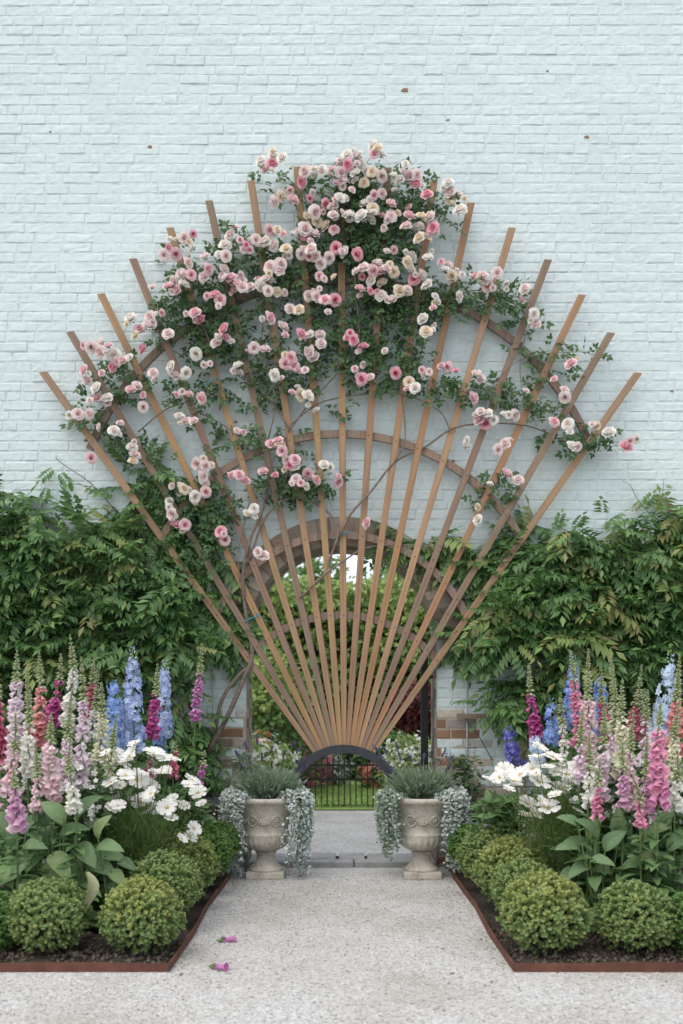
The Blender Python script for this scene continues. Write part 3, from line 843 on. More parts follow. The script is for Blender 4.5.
CANES = [([(208,752),(228,715),(243,680),(252,655),(246,615),(243,575),(250,540),(264,505),(270,470),(268,440)],.021,.008),
 ([(214,735),(222,700),(238,676),(254,664)],.016,.012),
 ([(250,560),(262,524),(280,502),(301,498),(324,509),(336,523),(338,535),(331,556),(324,575),(300,598)],.008,.010),
 ([(300,598),(324,575),(345,560),(366,548),(400,545),(470,548)],.009,.003),
 ([(338,540),(350,515),(372,490),(395,462),(425,447),(450,430),(475,424),(515,424),(540,430),(575,447)],.010,.005),
 ([(395,462),(405,440),(403,405),(398,385)],.007,.004),([(450,430),(440,412),(415,398),(390,393),(350,396),(318,404),(290,425)],.005,.005),
 ([(200,413),(228,428),(250,450),(265,458)],.005,.004),([(290,430),(270,400),(250,380),(236,362)],.006,.004),([(288,432),(310,403),(340,370),(360,340)],.006,.004),
 ([(138,432),(165,410),(190,400),(215,380)],.006,.003),([(120,390),(100,410),(85,425)],.005,.003),([(268,440),(275,400),(262,340),(268,290)],.006,.004),
 ([(220,410),(218,370),(205,330),(190,300)],.006,.004),([(360,340),(355,280),(350,220),(345,175)],.008,.004),([(345,230),(310,200),(280,170)],.005,.003),
 ([(380,240),(410,200),(430,190)],.005,.003),([(430,225),(450,200),(465,190)],.004,.002),([(400,300),(440,300),(480,290),(530,300)],.005,.003),
 ([(480,400),(520,360),(575,352),(595,355)],.004,.002),([(280,490),(290,470),(300,450)],.004,.003),([(245,600),(238,560),(245,520),(250,500)],.006,.004),([(268,500),(268,475),(275,455)],.006,.004),([(526,330),(520,370),(527,400),(548,410)],.004,.003),([(600,440),(615,442),(626,445)],.003,.002),([(350,180),(365,165),(374,152)],.004,.002)]
for pts, r0, r1 in CANES:
    cm = MB(); n_ = len(pts)
    pp = np.array([P(x, y, YS-.02-.025*math.sin(i*1.3)) for i, (x, y) in enumerate(pts)]) - RL
    cm.tube(pp, np.linspace(r0, r1, n_), 7, 0, 6); cm.build('cane', m_cane, rose, smooth=True)

# ------------------------------------------------------------------ wisteria
WT = [compound(5, .34, .22, .38, s) for s in range(3)] + [compound(6, .29, .21, .6, 9)]
def inside(poly, p):
    x, y = p[:, 0], p[:, 1]; r_ = np.zeros(len(p), bool); n_ = len(poly)
    for i in range(n_):
        x0, y0 = poly[i]; x1, y1 = poly[(i+1) % n_]
        c = ((y0 > y) != (y1 > y)) & (x < (x1-x0)*(y-y0)/((y1-y0)+1e-9)+x0)
        r_ ^= c
    return r_
def fill(poly, k, thick, base=.03, size=(.20,.32), up=0.0):
    poly = np.array(poly, float); lo, hi = poly.min(0), poly.max(0)
    q = RNG.uniform(lo, hi, (k*4, 2)); q = q[inside(poly, q)][:k]
    q2 = q + RNG.normal(0, 3, q.shape)
    n1 = .5+.5*snoise(np.c_[q2*.035, np.zeros(len(q))], 1.6, 2)
    y = -base - RNG.uniform(0, 1, len(q))**.8 * thick * (.35+.65*n1)
    for i, (a, b) in enumerate(q2):
        t = (b-372)/378
        if -.3 < t < 1 and (a > 43+273*t-26 and a < 638-266*t+26): y[i] = max(y[i], -.012 - .05*RNG.uniform())
    pts = np.array([P(a, b, c) for (a, b), c in zip(q2, y)])
    m = len(q)
    d = np.stack([RNG.normal(0,.75,m), -RNG.uniform(.1,1,m), RNG.normal(-.25+up,.4,m)], -1)
    near = y > -.07
    d[near, 1] *= .12
    n_ = np.stack([RNG.normal(0,.3,m), -RNG.uniform(.05,.6,m), RNG.uniform(.6,1.1,m)], -1)
    return pts, frames(d, n_, RNG.uniform(*size, m))
def wisteria(polys, loc, label, stems):
    o = empty('wisteria', loc, label, 'wisteria', 'wisteria climbing the wall'); L = np.array(loc)
    mb = MB()
    for poly, k, th_, new in polys:
        pts, Rm = fill(poly, k, th_)
        # shade-facing gaps: drop leaves where the clump noise is low
        keep = (snoise(pts*np.array([1,.5,1.25]), 6.0, 1.0) > .02) | (pts[:,1] > -.14) | (RNG.uniform(0,1,len(pts)) < .16)
        pts, Rm = pts[keep], Rm[keep]
        isn = RNG.uniform(0,1,len(pts)) < new*(.25+2.6*(snoise(pts, 4, 5) > .3))
        v = RNG.integers(0, 4, len(pts))
        for q in range(4):
            for a, mt in ((~isn, 0), (isn, 1)):
                s_ = (v == q) & a
                mb.scatter(WT[q], Rm[s_], pts[s_]-L, mt)
    mb.build('foliage', [m_wist, m_wist_new], o)
    for pts, r0, r1 in stems:
        sm = MB(); sm.tube(np.array([P(x, y, yy) for x, y, yy in pts])-L, np.linspace(r0, r1, len(pts)), 7, 0, 5); sm.build('stem', m_bark, o, smooth=True)
    return o
LW = [([(-70,488),(-20,492),(10,486),(34,508),(60,522),(92,528),(120,540),(150,528),(165,540),(175,560),(190,580),(205,600),(180,640),(120,668),(60,672),(0,668),(-70,668)], 1350, .40, .10),
      ([(-70,500),(0,500),(70,520),(70,545),(-70,545)], 60, .3, .8),
      ([(150,610),(190,598),(236,612),(242,628),(225,648),(190,652),(155,645)], 150, .45, .30),
      ([(100,510),(130,470),(165,450),(185,480),(215,500),(222,545),(205,600),(160,560)], 130, .10, .03),
      ([(200,560),(222,575),(228,630),(210,612)], 36, .2, .03),
      ([(90,520),(150,525),(120,545),(80,540)], 16, .25, .9),
      ([(-70,665),(60,665),(150,660),(185,660),(188,760),(185,800),(120,810),(-70,810)], 520, .28, .04),
      ([(170,700),(195,690),(206,705),(200,750),(206,765),(195,800),(170,795)], 60, .2, .25)]
wl = wisteria(LW, (-1.15,-.1,0), 'dense green wisteria covering the wall left of the gateway',
   [([(200,850,-.08),(195,790,-.1),(200,740,-.12),(185,690,-.1),(165,620,-.1),(140,540,-.08),(150,480,-.05)],.02,.006),([(185,690,-.1),(120,640,-.12),(60,600,-.15),(0,590,-.15)],.014,.006),([(140,545,-.06),(98,490,-.05),(60,462,-.04),(56,455,-.04)],.004,.002),([(58,600,-.3),(100,560,-.3),(130,540,-.2)],.004,.003),([(60,700,-.3),(30,610,-.32),(55,560,-.3)],.004,.002)])
RW = [([(760,505),(700,500),(675,516),(640,528),(610,512),(590,530),(565,526),(545,552),(520,560),(505,585),(520,620),(560,650),(620,672),(683,672),(760,672)], 1250, .42, .09),
      ([(683,505),(640,520),(620,560),(683,590),(760,560),(760,505)], 130, .5, .5),
      ([(455,640),(478,612),(510,592),(545,620),(520,648),(470,654)], 150, .36, .22),
      ([(480,560),(520,530),(545,545),(530,600),(490,600)], 120, .22, .15),
      ([(560,620),(600,590),(640,620),(610,680),(570,670)], 60, .5, .45),
      ([(590,530),(625,545),(610,600),(575,570)], 40, .45, .5),
      ([(480,702),(498,690),(530,660),(575,660),(600,700),(560,718),(505,720),(486,716)], 110, .25, .04),
      ([(575,660),(760,660),(760,810),(610,810),(575,730)], 420, .28, .04),
      ([(380,538),(440,535),(500,540),(520,556),(480,566),(430,556)], 70, .10, .25),
      ([(545,650),(590,640),(610,680),(560,690)], 24, .5, .7)]
wr = wisteria(RW, (1.3,-.1,0), 'dense green wisteria covering the wall right of the gateway',
   [([(560,850,-.08),(552,780,-.1),(545,730,-.1),(560,680,-.1),(590,600,-.1),(640,560,-.1)],.018,.006),([(525,740,-.05),(508,705,-.06),(520,670,-.1)],.005,.003),([(492,760,-.04),(478,735,-.05),(462,715,-.05)],.004,.002),([(655,520,-.05),(638,500,-.04),(630,485,-.04),(622,481,-.04)],.003,.0015),([(652,520,-.05),(662,495,-.04),(664,478,-.04)],.003,.0015)])
def sprig(o, items):
    L = np.array(o.location)
    for x, y, s, m, ang in items:
        mb = MB()
        d = np.array([[math.cos(ang), -.3, math.sin(ang)]])
        mb.scatter(WT[0], frames(d, np.array([[0,-1,.4]]), s*.0075*np.ones(1)), (P(x,y,-.06)-L)[None], m)
        mb.build('young_shoot', [m_wist, m_wist_new], o)
sprig(wl, [(56,466,22,0,-2.4),(58,470,22,0,-.9),(48,484,20,0,-1.8),(68,520,20,0,.1),(85,505,14,1,-1.9),(100,505,12,1,-.3)])
sprig(wr, [(643,500,14,1,-2.4),(643,500,12,1,-.4),(662,492,10,1,-2),(664,485,8,1,-.2),(640,512,22,0,1.0),(556,530,18,0,1.3),(548,528,18,0,.4)])

# ------------------------------------------------------------------ bed edging
def edging(s, label):
    pts = [(s*4.9, EDGE_Y), (s*3, EDGE_Y-.004), (s*EDGE_X, EDGE_Y), (s*(EDGE_X-.012), -2.2), (s*(EDGE_X+.006), -1.5), (s*(EDGE_X-.012), -.8), (s*(EDGE_X-.02), -.02)]
    mb = MB()
    def seg(a, b):
        a, b = np.array(a), np.array(b); d = unit(b-a); n_ = np.array([-d[1], d[0]])*.003
        k = max(1, int(np.linalg.norm(b-a)/.15)); V = []
        for i in range(k+1):
            p = a + (b-a)*i/k; h = .043 + .003*math.sin(p[0]*7+p[1]*5)
            for q, z in ((p+n_, -.03), (p-n_, -.03), (p-n_, h), (p+n_, h)): V.append((q[0], q[1], z))
        F = [(0,1,2,3), tuple(4*k+3-j for j in range(4))]
        for i in range(k):
            for j in range(4): F.append((4*i+j, 4*i+4+j, 4*i+4+(j+1)%4, 4*i+(j+1)%4))
        return V, F
    e = empty('bed_edging', (s*EDGE_X, EDGE_Y, 0), label, 'edging', 'steel edging of the flower beds'); L = np.array(e.location)
    f = MB()
    for a, b in zip(pts[:2], pts[1:3]):
        V, F = seg(a, b); f.add(np.array(V)-L, F)
    f.build('front_strip', m_rust, e)
    f = MB()
    for a, b in zip(pts[2:-1], pts[3:]):
        V, F = seg(a, b); f.add(np.array(V)-L, F)
    f.build('path_strip', m_rust, e)
edging(-1, 'rusted steel edging strip bordering the left flower bed')
edging(1, 'rusted steel edging strip bordering the right flower bed')

# ------------------------------------------------------------------ box balls
def sprig_t(seed):
    r = random.Random(seed); ts = []
    for i in range(5):
        t = .25 + .75*i/4
        for q in range(3):
            a = q*2.09 + i*1.05 + r.uniform(-.3,.3)
            d = (.55+.25*t, math.cos(a)*(1.1-.5*t), math.sin(a)*(1.1-.5*t))
            ts.append(xf(leaf_s(.34,.12,.25), rot_to(d, (1,-.2*math.cos(a),-.2*math.sin(a)))*r.uniform(.40,.54), (t*.8,0,0)))
    return join_t(ts)
SPR_T = [sprig_t(s_) for s_ in range(3)]
def box_mesh(seed, kind):
    r = np.random.default_rng(seed); k = 2600
    v = unit(r.normal(0,1,(k,3))); v = v[v[:,2] > -.86]; k = len(v)
    bumpy = 1 + .07*snoise(v, 3.6, seed) + .05*snoise(v, 8, seed+2)
    thin = np.clip((-.05 - v[:,2])*1.3, 0, 1)
    ok = (r.uniform(0,1,k) > thin*.78) & ((snoise(v, 7, seed+5) > -.62) | (r.uniform(0,1,k) < .3)); v, bumpy = v[ok], bumpy[ok]; k = len(v)
    rad = bumpy * (.90 - .26*r.uniform(0,1,k)**1.5)
    p = v*rad[:,None]
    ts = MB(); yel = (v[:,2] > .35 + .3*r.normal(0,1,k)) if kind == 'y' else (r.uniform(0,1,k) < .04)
    vi = r.integers(0,3,k)
    d = unit(v + r.normal(0,.38,v.shape) + np.array([0,0,.30])); sc_ = r.uniform(.105,.175,k)
    for q in range(3):
        for m in (0, 1):
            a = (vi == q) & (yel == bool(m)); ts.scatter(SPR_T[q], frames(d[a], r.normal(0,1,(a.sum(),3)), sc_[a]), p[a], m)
    ts2 = MB()
    for q in range(18):
        a = r.uniform(0, 6.28); h = r.uniform(-.1,.5); e = np.array([.72*math.cos(a), .72*math.sin(a), h-.25])
        ts2.tube([(.08*math.cos(a),.08*math.sin(a),-1.0), e*np.array([.5,.5,.5])+np.array([0,0,-.45]), e], [.035,.025,.012], 5, 0, 2)
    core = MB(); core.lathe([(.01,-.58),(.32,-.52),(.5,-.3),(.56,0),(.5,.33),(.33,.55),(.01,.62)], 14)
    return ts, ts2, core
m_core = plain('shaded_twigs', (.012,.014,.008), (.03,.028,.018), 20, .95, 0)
protos = {}
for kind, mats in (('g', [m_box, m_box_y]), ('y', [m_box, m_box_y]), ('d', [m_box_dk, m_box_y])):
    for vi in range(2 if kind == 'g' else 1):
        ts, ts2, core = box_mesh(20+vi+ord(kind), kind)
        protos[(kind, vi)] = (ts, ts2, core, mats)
BOX_DATA = {}
def box_ball(px, py, r, depth, kind, vi, label, sq=.93):
    y = CY + depth; c = P(px, py, y); rr_ = r*depth/FP
    base = (c[0], y, .02)
    o = empty('boxwood_ball', base, label, 'boxwood', 'clipped boxwood balls along the bed edges', random.uniform(0, 6.28))
    key = (kind, vi); zc = max(c[2]-.02, rr_*.85)
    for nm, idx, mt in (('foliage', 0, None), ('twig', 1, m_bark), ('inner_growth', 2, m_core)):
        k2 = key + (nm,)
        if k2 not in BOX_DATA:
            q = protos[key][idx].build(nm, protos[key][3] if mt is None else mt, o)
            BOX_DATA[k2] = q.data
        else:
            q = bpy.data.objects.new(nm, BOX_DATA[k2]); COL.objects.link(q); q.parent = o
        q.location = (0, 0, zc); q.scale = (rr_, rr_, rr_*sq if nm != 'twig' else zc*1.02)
    return o
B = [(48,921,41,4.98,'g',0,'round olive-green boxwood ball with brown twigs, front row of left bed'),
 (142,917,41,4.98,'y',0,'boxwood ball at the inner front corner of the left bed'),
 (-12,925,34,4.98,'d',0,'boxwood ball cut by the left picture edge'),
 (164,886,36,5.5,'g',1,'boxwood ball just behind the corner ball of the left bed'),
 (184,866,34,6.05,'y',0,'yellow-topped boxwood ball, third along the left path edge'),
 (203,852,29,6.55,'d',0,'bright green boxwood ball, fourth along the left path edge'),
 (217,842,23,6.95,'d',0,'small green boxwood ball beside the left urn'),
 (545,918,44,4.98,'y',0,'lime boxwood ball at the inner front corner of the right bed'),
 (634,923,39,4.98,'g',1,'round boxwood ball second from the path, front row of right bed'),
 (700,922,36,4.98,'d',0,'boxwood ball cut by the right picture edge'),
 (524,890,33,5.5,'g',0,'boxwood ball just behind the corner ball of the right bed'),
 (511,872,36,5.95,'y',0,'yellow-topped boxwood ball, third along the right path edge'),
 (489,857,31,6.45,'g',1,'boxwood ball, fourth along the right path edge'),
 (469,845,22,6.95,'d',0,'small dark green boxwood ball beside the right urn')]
for b in B: box_ball(*b)

# ------------------------------------------------------------------ urns
def urn(px, label):
    cx_ = (px-CX)*.0072
    o = empty('stone_urn', (cx_, -.4, 0), label, 'urn', 'stone urns flanking the gateway')
    mb = MB(); mb.box((0,0,.024), (.268,.268,.048)); b_ = mb.build('plinth', m_urn, o)
    bv = b_.modifiers.new('bevel','BEVEL'); bv.width = .006; bv.segments = 2
    ft = MB(); ft.lathe([(.001,.048),(.122,.048),(.126,.056),(.118,.066),(.098,.082),(.076,.108),(.063,.138),(.060,.158),(.072,.166),(.076,.176),(.070,.186),(.05,.19)], 40)
    ft.build('foot', m_urn, o, smooth=True)
    def rf(r, z, a):
        if .205 < z < .305:
            k = math.sin(math.pi*(z-.205)/.10)
            return r*(1 + .055*k*(abs(math.cos(11*a))-.5))
        return r
    pr = [(.05,.184),(.085,.190),(.118,.205),(.143,.225),(.158,.25),(.165,.275),(.166,.298),(.170,.306),(.172,.314),(.166,.322),(.160,.33),(.161,.36),(.165,.40),(.172,.44),(.182,.475),(.196,.505),(.214,.528),(.232,.54),(.238,.55),(.239,.562),(.232,.574),(.222,.578),(.205,.575),(.198,.56),(.185,.5),(.17,.48)]
    bo = MB(); bo.lathe(pr, 132, 0, rf); bo.build('bowl', m_urn, o, smooth=True)
    # relief: rosettes and swags
    rl = MB()
    def on(a, z, out=.004):
        rr_ = np.interp(z, [.33,.36,.40,.44,.475,.505], [.160,.161,.165,.172,.182,.196]) + out
        return np.array((rr_*math.sin(a), -rr_*math.cos(a), z))
    for q in range(6):
        a = -math.pi + q*math.pi/3 + math.pi/6*1.0
        for rad, tr_ in ((.036,.008),(.019,.007)):
            rl.tube([on(a + rad*math.cos(t)/.17, .415 + rad*math.sin(t)) for t in np.linspace(0, 2*math.pi, 17)], tr_, 7, 0, 1)
        rl.tube([on(a, .415, -.004), on(a, .415, .014)], .011, 8)
        pts = [on(a + math.pi/3*t, .445 - .05*math.sin(math.pi*t), .003) for t in np.linspace(.18,.82,11)]
        rl.tube(pts, [.006+.008*math.sin(math.pi*t) for t in np.linspace(0.05,.95,11)], 7, 0, 2)
        for t in np.linspace(.25,.75,5):
            c = on(a + math.pi/3*t, .45-.05*math.sin(math.pi*t), .008); rl.tube([c, c+np.array([0,0,.016])], [.011,.006], 6)
    rl.build('relief', m_urn, o, smooth=True)
    so2 = MB(); so2.lathe([(.001,.545),(.10,.548),(.192,.54)], 24); so2.build('potting_soil', m_soil, o)
    return o
urn(266, 'weathered stone urn with swags, left of the gateway')
urn(421.5, 'weathered stone urn with swags, right of the gateway')

def lavender(px, spikes, label):
    cx_ = (px-CX)*.0072; base = np.array((cx_, -.4, .545))
    o = empty('lavender', base, label, 'lavender', 'lavender plants in the urns')
    k = 900; a = RNG.uniform(0, 2*math.pi, k); q = np.sqrt(RNG.uniform(0,1,k))
    root = np.stack([.09*q*np.cos(a), .09*q*np.sin(a), np.zeros(k)], -1)
    d = unit(np.stack([1.0*q*np.cos(a), 1.0*q*np.sin(a), np.full(k,1.05)], -1) + RNG.normal(0,.22,(k,3)))
    ln = RNG.uniform(.12,.27,k)
    mb = MB(); bl_ = leaf_t(.035,.06,.2); lf = leaf_s(.09,.15,.2)
    mb.scatter(bl_, frames(d, rnd(k), ln), root)
    for f in (.3,.42,.54,.66,.78,.9):
        pos = root + d*(ln*f)[:,None]; dd = unit(d + rnd(k,.55))
        mb.scatter(lf, frames(dd, rnd(k), RNG.uniform(.025,.05,k)), pos)
    mb.build('foliage', m_lav, o)
    ft_ = leaf_s(.45,.1,.4)
    for x, y, lean, hl in spikes:
        dp = -.4 + random.uniform(-.08,.08); tip = P(x, y, dp) - base
        r0 = np.array([tip[0]*.25, tip[1]*.3, 0]); mid = r0*.5 + tip*.5 + np.array([0,0,.03])
        st = MB(); fl = MB()
        st.tube([r0, mid, tip], [.0022,.002,.0015], 4, 0, 3)
        dr = unit(tip-mid); m = 46; t = RNG.uniform(-.5, .12, m)*hl*.0072*2
        pos = tip + dr*t[:,None]; dd = unit(dr*.5 + rnd(m,.8))
        fl.scatter(ft_, frames(dd, rnd(m), RNG.uniform(.010,.017,m)), pos)
        q_ = st.build('flower_stem', m_lav, o); fl.build('flower_head', m_lavf, q_)
lavender(266, [(245,744,0,8),(249,757,0,7),(241,765,0,6),(300,748,0,7),(303,758,0,7),(294,742,0,5),(306,766,0,6),(257,738,0,6),(262,756,0,6),(285,752,0,5),(236,752,0,6),(272,748,0,5)], 'grey-green lavender with few dark spikes filling the left urn')
lavender(421, [(378,752,0,10),(382,757,0,11),(387,764,0,10),(374,746,0,8),(384,748,0,9),(398,752,0,9),(396,744,0,6),(392,770,0,8),(379,768,0,7),(424,755,0,5),(432,752,0,6),(445,750,0,7),(452,757,0,6),(457,765,0,7),(448,768,0,6),(410,757,0,5)], 'lavender with purple spikes leaning left filling the right urn')

LF_R = T_([(0,0,0),(.3,.42,.05),(.3,-.42,.05),(.8,.4,.02),(.8,-.4,.02),(1,0,-.04)], [(0,2,4,5,3,1)])
def trailing(urnpx, side, drop, wdt, m, label, k=950, front=-62, back=25):
    """a fall of round silvery leaves over the urn's rim"""
    cx_ = (urnpx-CX)*.0072; base = np.array((cx_+side*.2, -.4, .57))
    o = empty('trailing_plant', base, label, 'trailing plant', 'silver trailing plants in the urns')
    strands, lv = MB(), MB()
    for s_ in range(44):
        a = math.radians(random.uniform(front, back)); ca, sa = math.cos(a), -math.sin(a)
        if True:
            dirv = np.array([side*ca, -abs(math.sin(a))*1.0 if a < 0 else math.sin(a)*.7, 0])
        dirv = unit(dirv); ln = drop*random.uniform(.45,1.0)*(1-.35*abs(math.sin(a)))
        p0 = np.array([cx_,-.4,0]) + dirv*random.uniform(.10,.19) + np.array([0,0,.57])
        out = random.uniform(.236, .236+wdt)
        p1 = np.array([cx_,-.4,0]) + dirv*out + np.array([0,0,.60+random.uniform(-.01,.02)])
        p2 = np.array([cx_,-.4,0]) + dirv*(out+.02) + np.array([random.gauss(0,.01),0,.60-ln*.45])
        p3 = np.array([cx_,-.4,0]) + dirv*(out-.015-random.uniform(0,.03)) + np.array([random.gauss(0,.015),0,.60-ln])
        pts, _ = smooth_line(np.array([p0,p1,p2,p3])-base, np.ones(4), 6)
        strands.tube(pts, .002, 4, 0, 1)
        n_ = int(k/40*(.5+ln/drop)); t = RNG.uniform(0,len(pts)-1.001,n_); i = t.astype(int); f = (t-i)[:,None]
        pos = pts[i]*(1-f)+pts[i+1]*f + RNG.normal(0,.009,(n_,3))
        d = unit(np.array([dirv[0]*.6, dirv[1]*.6-.3, -.15]) + rnd(n_,.6)); nn = np.array([0,-.6,.8]) + rnd(n_,.35)
        lv.scatter(LF_R, frames(d, nn, RNG.uniform(.014,.026,n_)), pos)
    strands.build('stem', m_lav, o); lv.build('foliage', m, o)
trailing(266, -1, .72, .06, m_silver, 'silvery trailing plant spilling down the left side of the left urn', 2600)
trailing(266, 1, .68, .075, m_silver, 'silvery trailing plant spilling down the right side of the left urn', 2600, -54)
trailing(421.5, -1, .52, .07, m_silver_g, 'greener silver trailing plant on the gateway side of the right urn', 2200, -48)
trailing(421.5, 1, .70, .075, m_silver, 'pale silver trailing plant on the bed side of the right urn', 2700, -64)

# ------------------------------------------------------------------ foxgloves and delphiniums
def bell_t():
    V, F = [], []; n_ = 7
    for i, (r, x) in enumerate(((.10,0),(.20,.18),(.27,.5),(.30,.8),(.42,1.0))):
        for j in range(n_):
            a = 2*math.pi*j/n_; V.append((x + (.10 if i == 4 and math.sin(a) < 0 else 0), r*math.cos(a), r*math.sin(a)))
    for i in range(4):
        for j in range(n_): F.append((i*n_+j, i*n_+(j+1)%n_, (i+1)*n_+(j+1)%n_, (i+1)*n_+j))
    return T_(V, F)
BELL = bell_t()
BUD = T_([(0,0,0),(.4,.28,0),(.4,0,.28),(.4,-.28,0),(.4,0,-.28),(1,0,0)], [(0,1,2),(0,2,3),(0,3,4),(0,4,1),(5,2,1),(5,3,2),(5,4,3),(5,1,4)])
FOX = {'lilac': [(.80,.70,.76),(.76,.60,.70),(.84,.78,.80)], 'white': [(.82,.81,.76),(.78,.78,.68),(.84,.83,.80)], 'cream': [(.78,.76,.60),(.72,.72,.52),(.80,.78,.68)],
       'coral': [(.72,.34,.33),(.66,.26,.29),(.78,.46,.42)], 'magenta': [(.50,.09,.31),(.58,.16,.37),(.44,.07,.26)], 'red': [(.60,.16,.24),(.66,.24,.32),(.55,.12,.22)],
       'purple': [(.58,.26,.50),(.50,.18,.44),(.68,.40,.60)], 'pink': [(.70,.32,.44),(.62,.22,.36),(.76,.44,.52)], 'mauve': [(.66,.42,.56),(.58,.30,.48),(.76,.58,.64)],
       'blush': [(.78,.62,.64),(.72,.48,.54),(.82,.74,.72)]}
FOX['orchid'] = [(.74,.36,.52),(.68,.28,.48),(.80,.46,.52)]
FOXM = {k: petal('foxglove_'+k, *v) for k, v in FOX.items()}
DEL = {'sky': [(.22,.36,.70),(.28,.42,.74),(.18,.30,.64)], 'pale': [(.42,.52,.76),(.50,.58,.80),(.36,.46,.72),(.30,.40,.70)], 'violet': [(.14,.14,.50),(.20,.18,.56),(.12,.16,.54)], 'ice': [(.52,.64,.80),(.60,.70,.82),(.44,.58,.78)]}
DELM = {k: petal('delphinium_'+k, *v) for k, v in DEL.items()}
LEAF_B = leaf_t(.24,.35,.25)
def stalk(x, tip, top, bot, depth, lean=0):
    """stem line from the soil to the tip, given pixel rows at that depth"""
    y = CY + depth; lean += random.gauss(0, 3.5)
    a = P(x+lean, tip + random.uniform(-3, 3), y) + np.array([0, random.gauss(-.02, .03), 0]); b = P(x, bot, y); r0 = np.array([b[0]-(a[0]-b[0])*.4, y + .03, .02])
    return a, b, r0
def foxglove(x, tip, top, bot, depth, c, label, wide=1.0, lean=0, leaves=True):
    a, b, r0 = stalk(x, tip, top, bot, depth, lean)
    o = empty('foxglove', r0, label, 'foxglove', 'foxgloves in the flower beds')
    mid = r0*.5 + b*.5
    bow = np.array([random.gauss(0,.014), random.gauss(0,.01), 0])
    line, _ = smooth_line(np.array([r0, mid, b, b*.45+a*.55+bow, a]) - r0, np.ones(5), 8)
    H = line[:, 2]
    def at(z):
        return np.stack([np.interp(z, H, line[:, q]) for q in range(3)], -1)
    sm = MB(); sm.tube(line, np.linspace(.007,.003,len(line)), 6, 0, 1); sm.build('stem', m_stem, o, smooth=True)
    zt = P(x, top + .16*(bot-top), CY+depth)[2]-r0[2]; zb = b[2]-r0[2]; ztip = a[2]-r0[2]
    n_ = max(10, int((zt-zb)/.0078)); u = np.sort(RNG.uniform(0,1,n_))
    z = zb + (zt-zb)*u; p = at(z)
    az = np.arange(n_)*2.4 + RNG.normal(0,.3,n_)
    # bells mostly on the side towards the path and the light
    ox, oy = np.cos(az), np.sin(az) - .35
    drp = -.8 - .5*(1-u) + RNG.normal(0,.15,n_)
    d = np.stack([ox, oy, drp], -1); size = (.068 - .038*u)*wide*RNG.uniform(.86,1.1,n_)
    fl = MB(); fl.scatter(BELL, frames(d, np.array([0,0,1.])+rnd(n_,.1), size), p + unit(d*np.array([1,1,0]))*.006)
    fl.build('bell_flower', FOXM[c], o, smooth=True)
    m = max(14, int((ztip-zt)/.0034)); u2 = np.sort(RNG.uniform(0,1,m)); z2 = zt - .02 + (ztip-zt+.02)*u2; p2 = at(z2)
    az = np.arange(m)*2.4; d2 = np.stack([np.cos(az), np.sin(az), -.35+1.1*u2], -1)
    bd = MB(); bd.scatter(BUD, frames(d2, np.array([0,0,1.])+rnd(m,.1), .040-.030*u2), p2); bd.build('bud', m_bud, o)
    if leaves:
        k = 30; zz = RNG.uniform(.02, max(.1, zb*.9), k); p3 = at(zz); az = RNG.uniform(0,6.28,k)
        d3 = np.stack([np.cos(az), np.sin(az), RNG.uniform(-.1,.6,k)], -1)
        lf = MB(); lf.scatter(LEAF_B, frames(d3, np.array([0,0,1.])+rnd(k,.2), RNG.uniform(.12,.24,k)*(1.2-zz/max(.3,zb))), p3)
        lf.build('foliage', m_fox_leaf, o)
    return o
def floret_t():
    ts = []
    for q in range(5):
        a = q*2*math.pi/5
        V = [(0.05,0,0),(.5,.34,.06),(.5,-.34,.06),(.95,.22,.0),(.95,-.22,.0)]
        t = T_(V, [(0,2,4,3,1)]); c, s = math.cos(a), math.sin(a)
        ts.append(xf(t, np.array([[c,-s,0],[s,c,0],[0,0,1]]), (0,0,0)) + [np.zeros(1,int)])
    for q in range(4):
        a = q*math.pi/2+.4; V = [(0,0,.05),(.2,.1,.16),(.2,-.1,.16)]; t = T_(V, [(0,2,1)]); c, s = math.cos(a), math.sin(a)
        ts.append(xf(t, np.array([[c,-s,0],[s,c,0],[0,0,1]]), (0,0,0)) + [np.ones(1,int)])
    return join_t(ts)
FLORET = floret_t()
